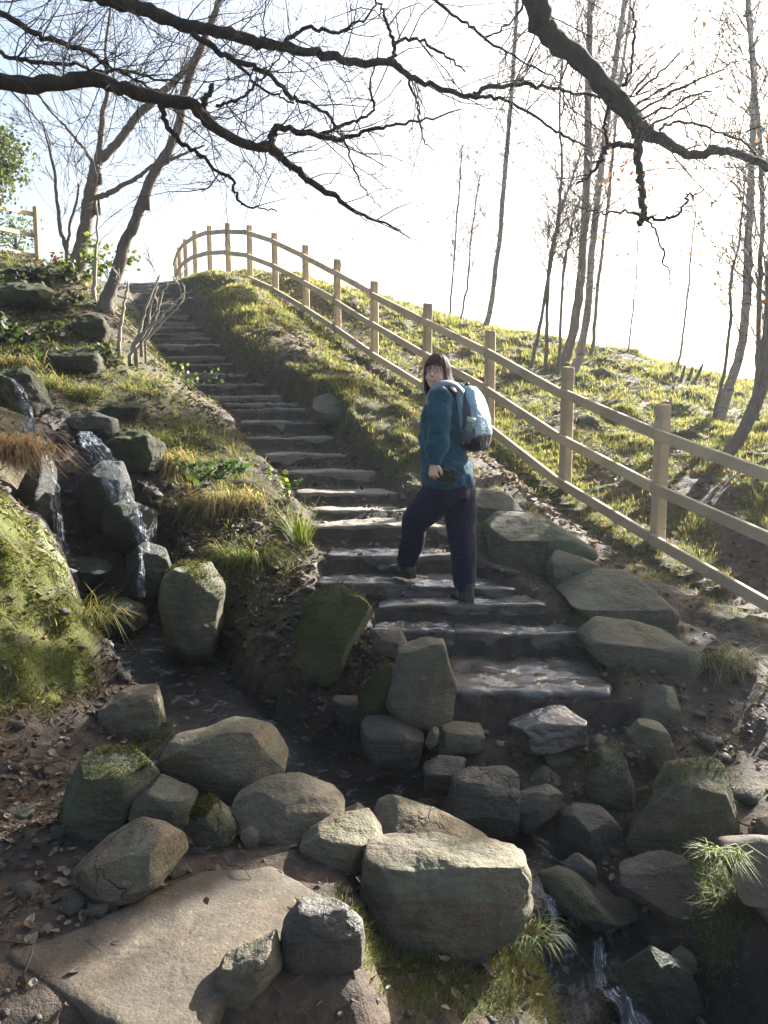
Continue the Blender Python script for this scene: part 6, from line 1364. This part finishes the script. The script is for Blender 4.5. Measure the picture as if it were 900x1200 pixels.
me = mesh_np('pack_body', co, faces.ravel(), np.full(len(faces), 4)); po = link('pack_body', me, [M['pack_blue'], M['pack_grey'], M['pack_black']], pack)
fc = q[faces].mean(1); mi = np.zeros(len(faces), np.int32)
side = np.abs(fc[:, 0]) > .62
band = np.abs(fc[:, 1] - (.1 + .10 * fc[:, 2])) < (.50 - .42 * np.clip(fc[:, 2] + .25, 0, 1.2))
mi[side & band & (fc[:, 2] < .92)] = 1
mi[(fc[:, 2] < -.66 + .12 * fc[:, 1])] = 2; mi[fc[:, 1] < -.80] = 2
me.polygons.foreach_set('material_index', mi)
def onpack(a, b, c): return pc + lf * a + bk2 * b + tl_ * c
a = Acc()
a.tube([onpack(.132, .012, -.12), onpack(.135, .06, -.115), onpack(.12, .10, -.112), onpack(.05, .118, -.11)], [.005] * 4, 6); a.build('piping', M['strap'], pack, pc)
def strap_ribbon(pts_, w_, name):
    s = spline(np.array(pts_), 6); t_ = np.gradient(s, axis=0); v = []; 
    for p_, d in zip(s, t_):
        ctr = P(521, 490, 5.25); o_ = p_ - ctr; sdv = unit(np.cross(d, o_)); nn = unit(np.cross(sdv, d)); 
        v += [p_ + sdv * w_ / 2 - nn * .006, p_ + sdv * w_ / 2 + nn * .006, p_ - sdv * w_ / 2 + nn * .006, p_ - sdv * w_ / 2 - nn * .006]
    n_ = len(s); fs = [(i * 4 + j, i * 4 + (j + 1) % 4, (i + 1) * 4 + (j + 1) % 4, (i + 1) * 4 + j) for i in range(n_ - 1) for j in range(4)] + [(3, 2, 1, 0), tuple((n_ - 1) * 4 + j for j in range(4))]
    a = Acc(); a.add(v, fs); return a.build(name, M['strap'], pack, pc)
strap_ribbon([P(543, 460, 5.12), P(533, 450.5, 5.10), P(520, 449, 5.09), P(509, 455, 5.10), P(502, 468, 5.13), P(499.5, 482, 5.17)], .05, 'strap')
strap_ribbon([P(549, 462, 5.34), P(540, 452.5, 5.36), P(528, 451, 5.38), P(514, 457, 5.40), P(507, 470, 5.40)], .05, 'strap')
a = Acc(); a.tube([onpack(.02, -.03, .20), onpack(.015, .0, .235), onpack(-.015, .0, .235), onpack(-.02, -.03, .20)], [.006] * 4, 6); a.build('grab_loop', M['pack_black'], pack, pc)
# bottle in the side pocket
bdir = unit(tl_ * .9 + bk2 * .42); b0 = onpack(.136, -.012, -.125)
bot = empty('water_bottle', b0, 'small clear bottle with a pale lid in the backpack side pocket', 'bottle')
a = Acc(); sA = unit(np.cross(bdir, lf)); sB = np.cross(bdir, sA)
rings(a, [(b0 + bdir * q, sA * r_, sB * r_) for q, r_ in ((0, .026), (.006, .030), (.05, .031), (.09, .030), (.105, .026), (.112, .02))], 18); a.build('bottle_body', M['bottle'], bot, b0)
a = Acc(); rings(a, [(b0 + bdir * q, sA * r_, sB * r_) for q, r_ in ((.1125, .026), (.114, .029), (.138, .029), (.142, .026))], 18); a.build('lid', M['lid'], bot, b0)
a = Acc(); rings(a, [(b0 - bdir * .02, sA * .034, sB * .034), (b0 + bdir * .02, sA * .037, sB * .037), (b0 + bdir * .055, sA * .036, sB * .036)], 16); a.build('side_pocket', M['pack_grey'], pack, pc)
# cap in the hand
cc_ = P(522.5, 557, 4.99); dirs, faces = cube_sphere(18); q = dirs * ((np.abs(dirs) ** 2.6).sum(1) ** (-1 / 2.6))[:, None]
co = q * np.array([.072, .042, .054]); co[:, 0] += .012 * q[:, 2]; co[:, 2] -= .014 * q[:, 0] ; co *= (1 - .12 * np.maximum(0, -q[:, 0]))[:, None]
co += dirs * (.010 * fbm(q * 2.5, 3, 2) - .012 * (1 - np.abs(fbm(q * 1.8 + 4, 2, 7))) ** 5)[:, None]
cap_e = empty('cap', cc_, 'folded dark green cap held in the walker\'s near hand', 'cap')
link('crown', mesh_np('crown', co, faces.ravel(), np.full(len(faces), 4)), M['cap'], cap_e)
a = Acc(); a.tube(spline(np.array([V(.058, -.02, .03), V(.072, -.028, .005), V(.060, -.03, -.03), V(.03, -.03, -.045)]), 4), np.full(13, .006), 6); a.build('brim', M['cap'], None).parent = cap_e
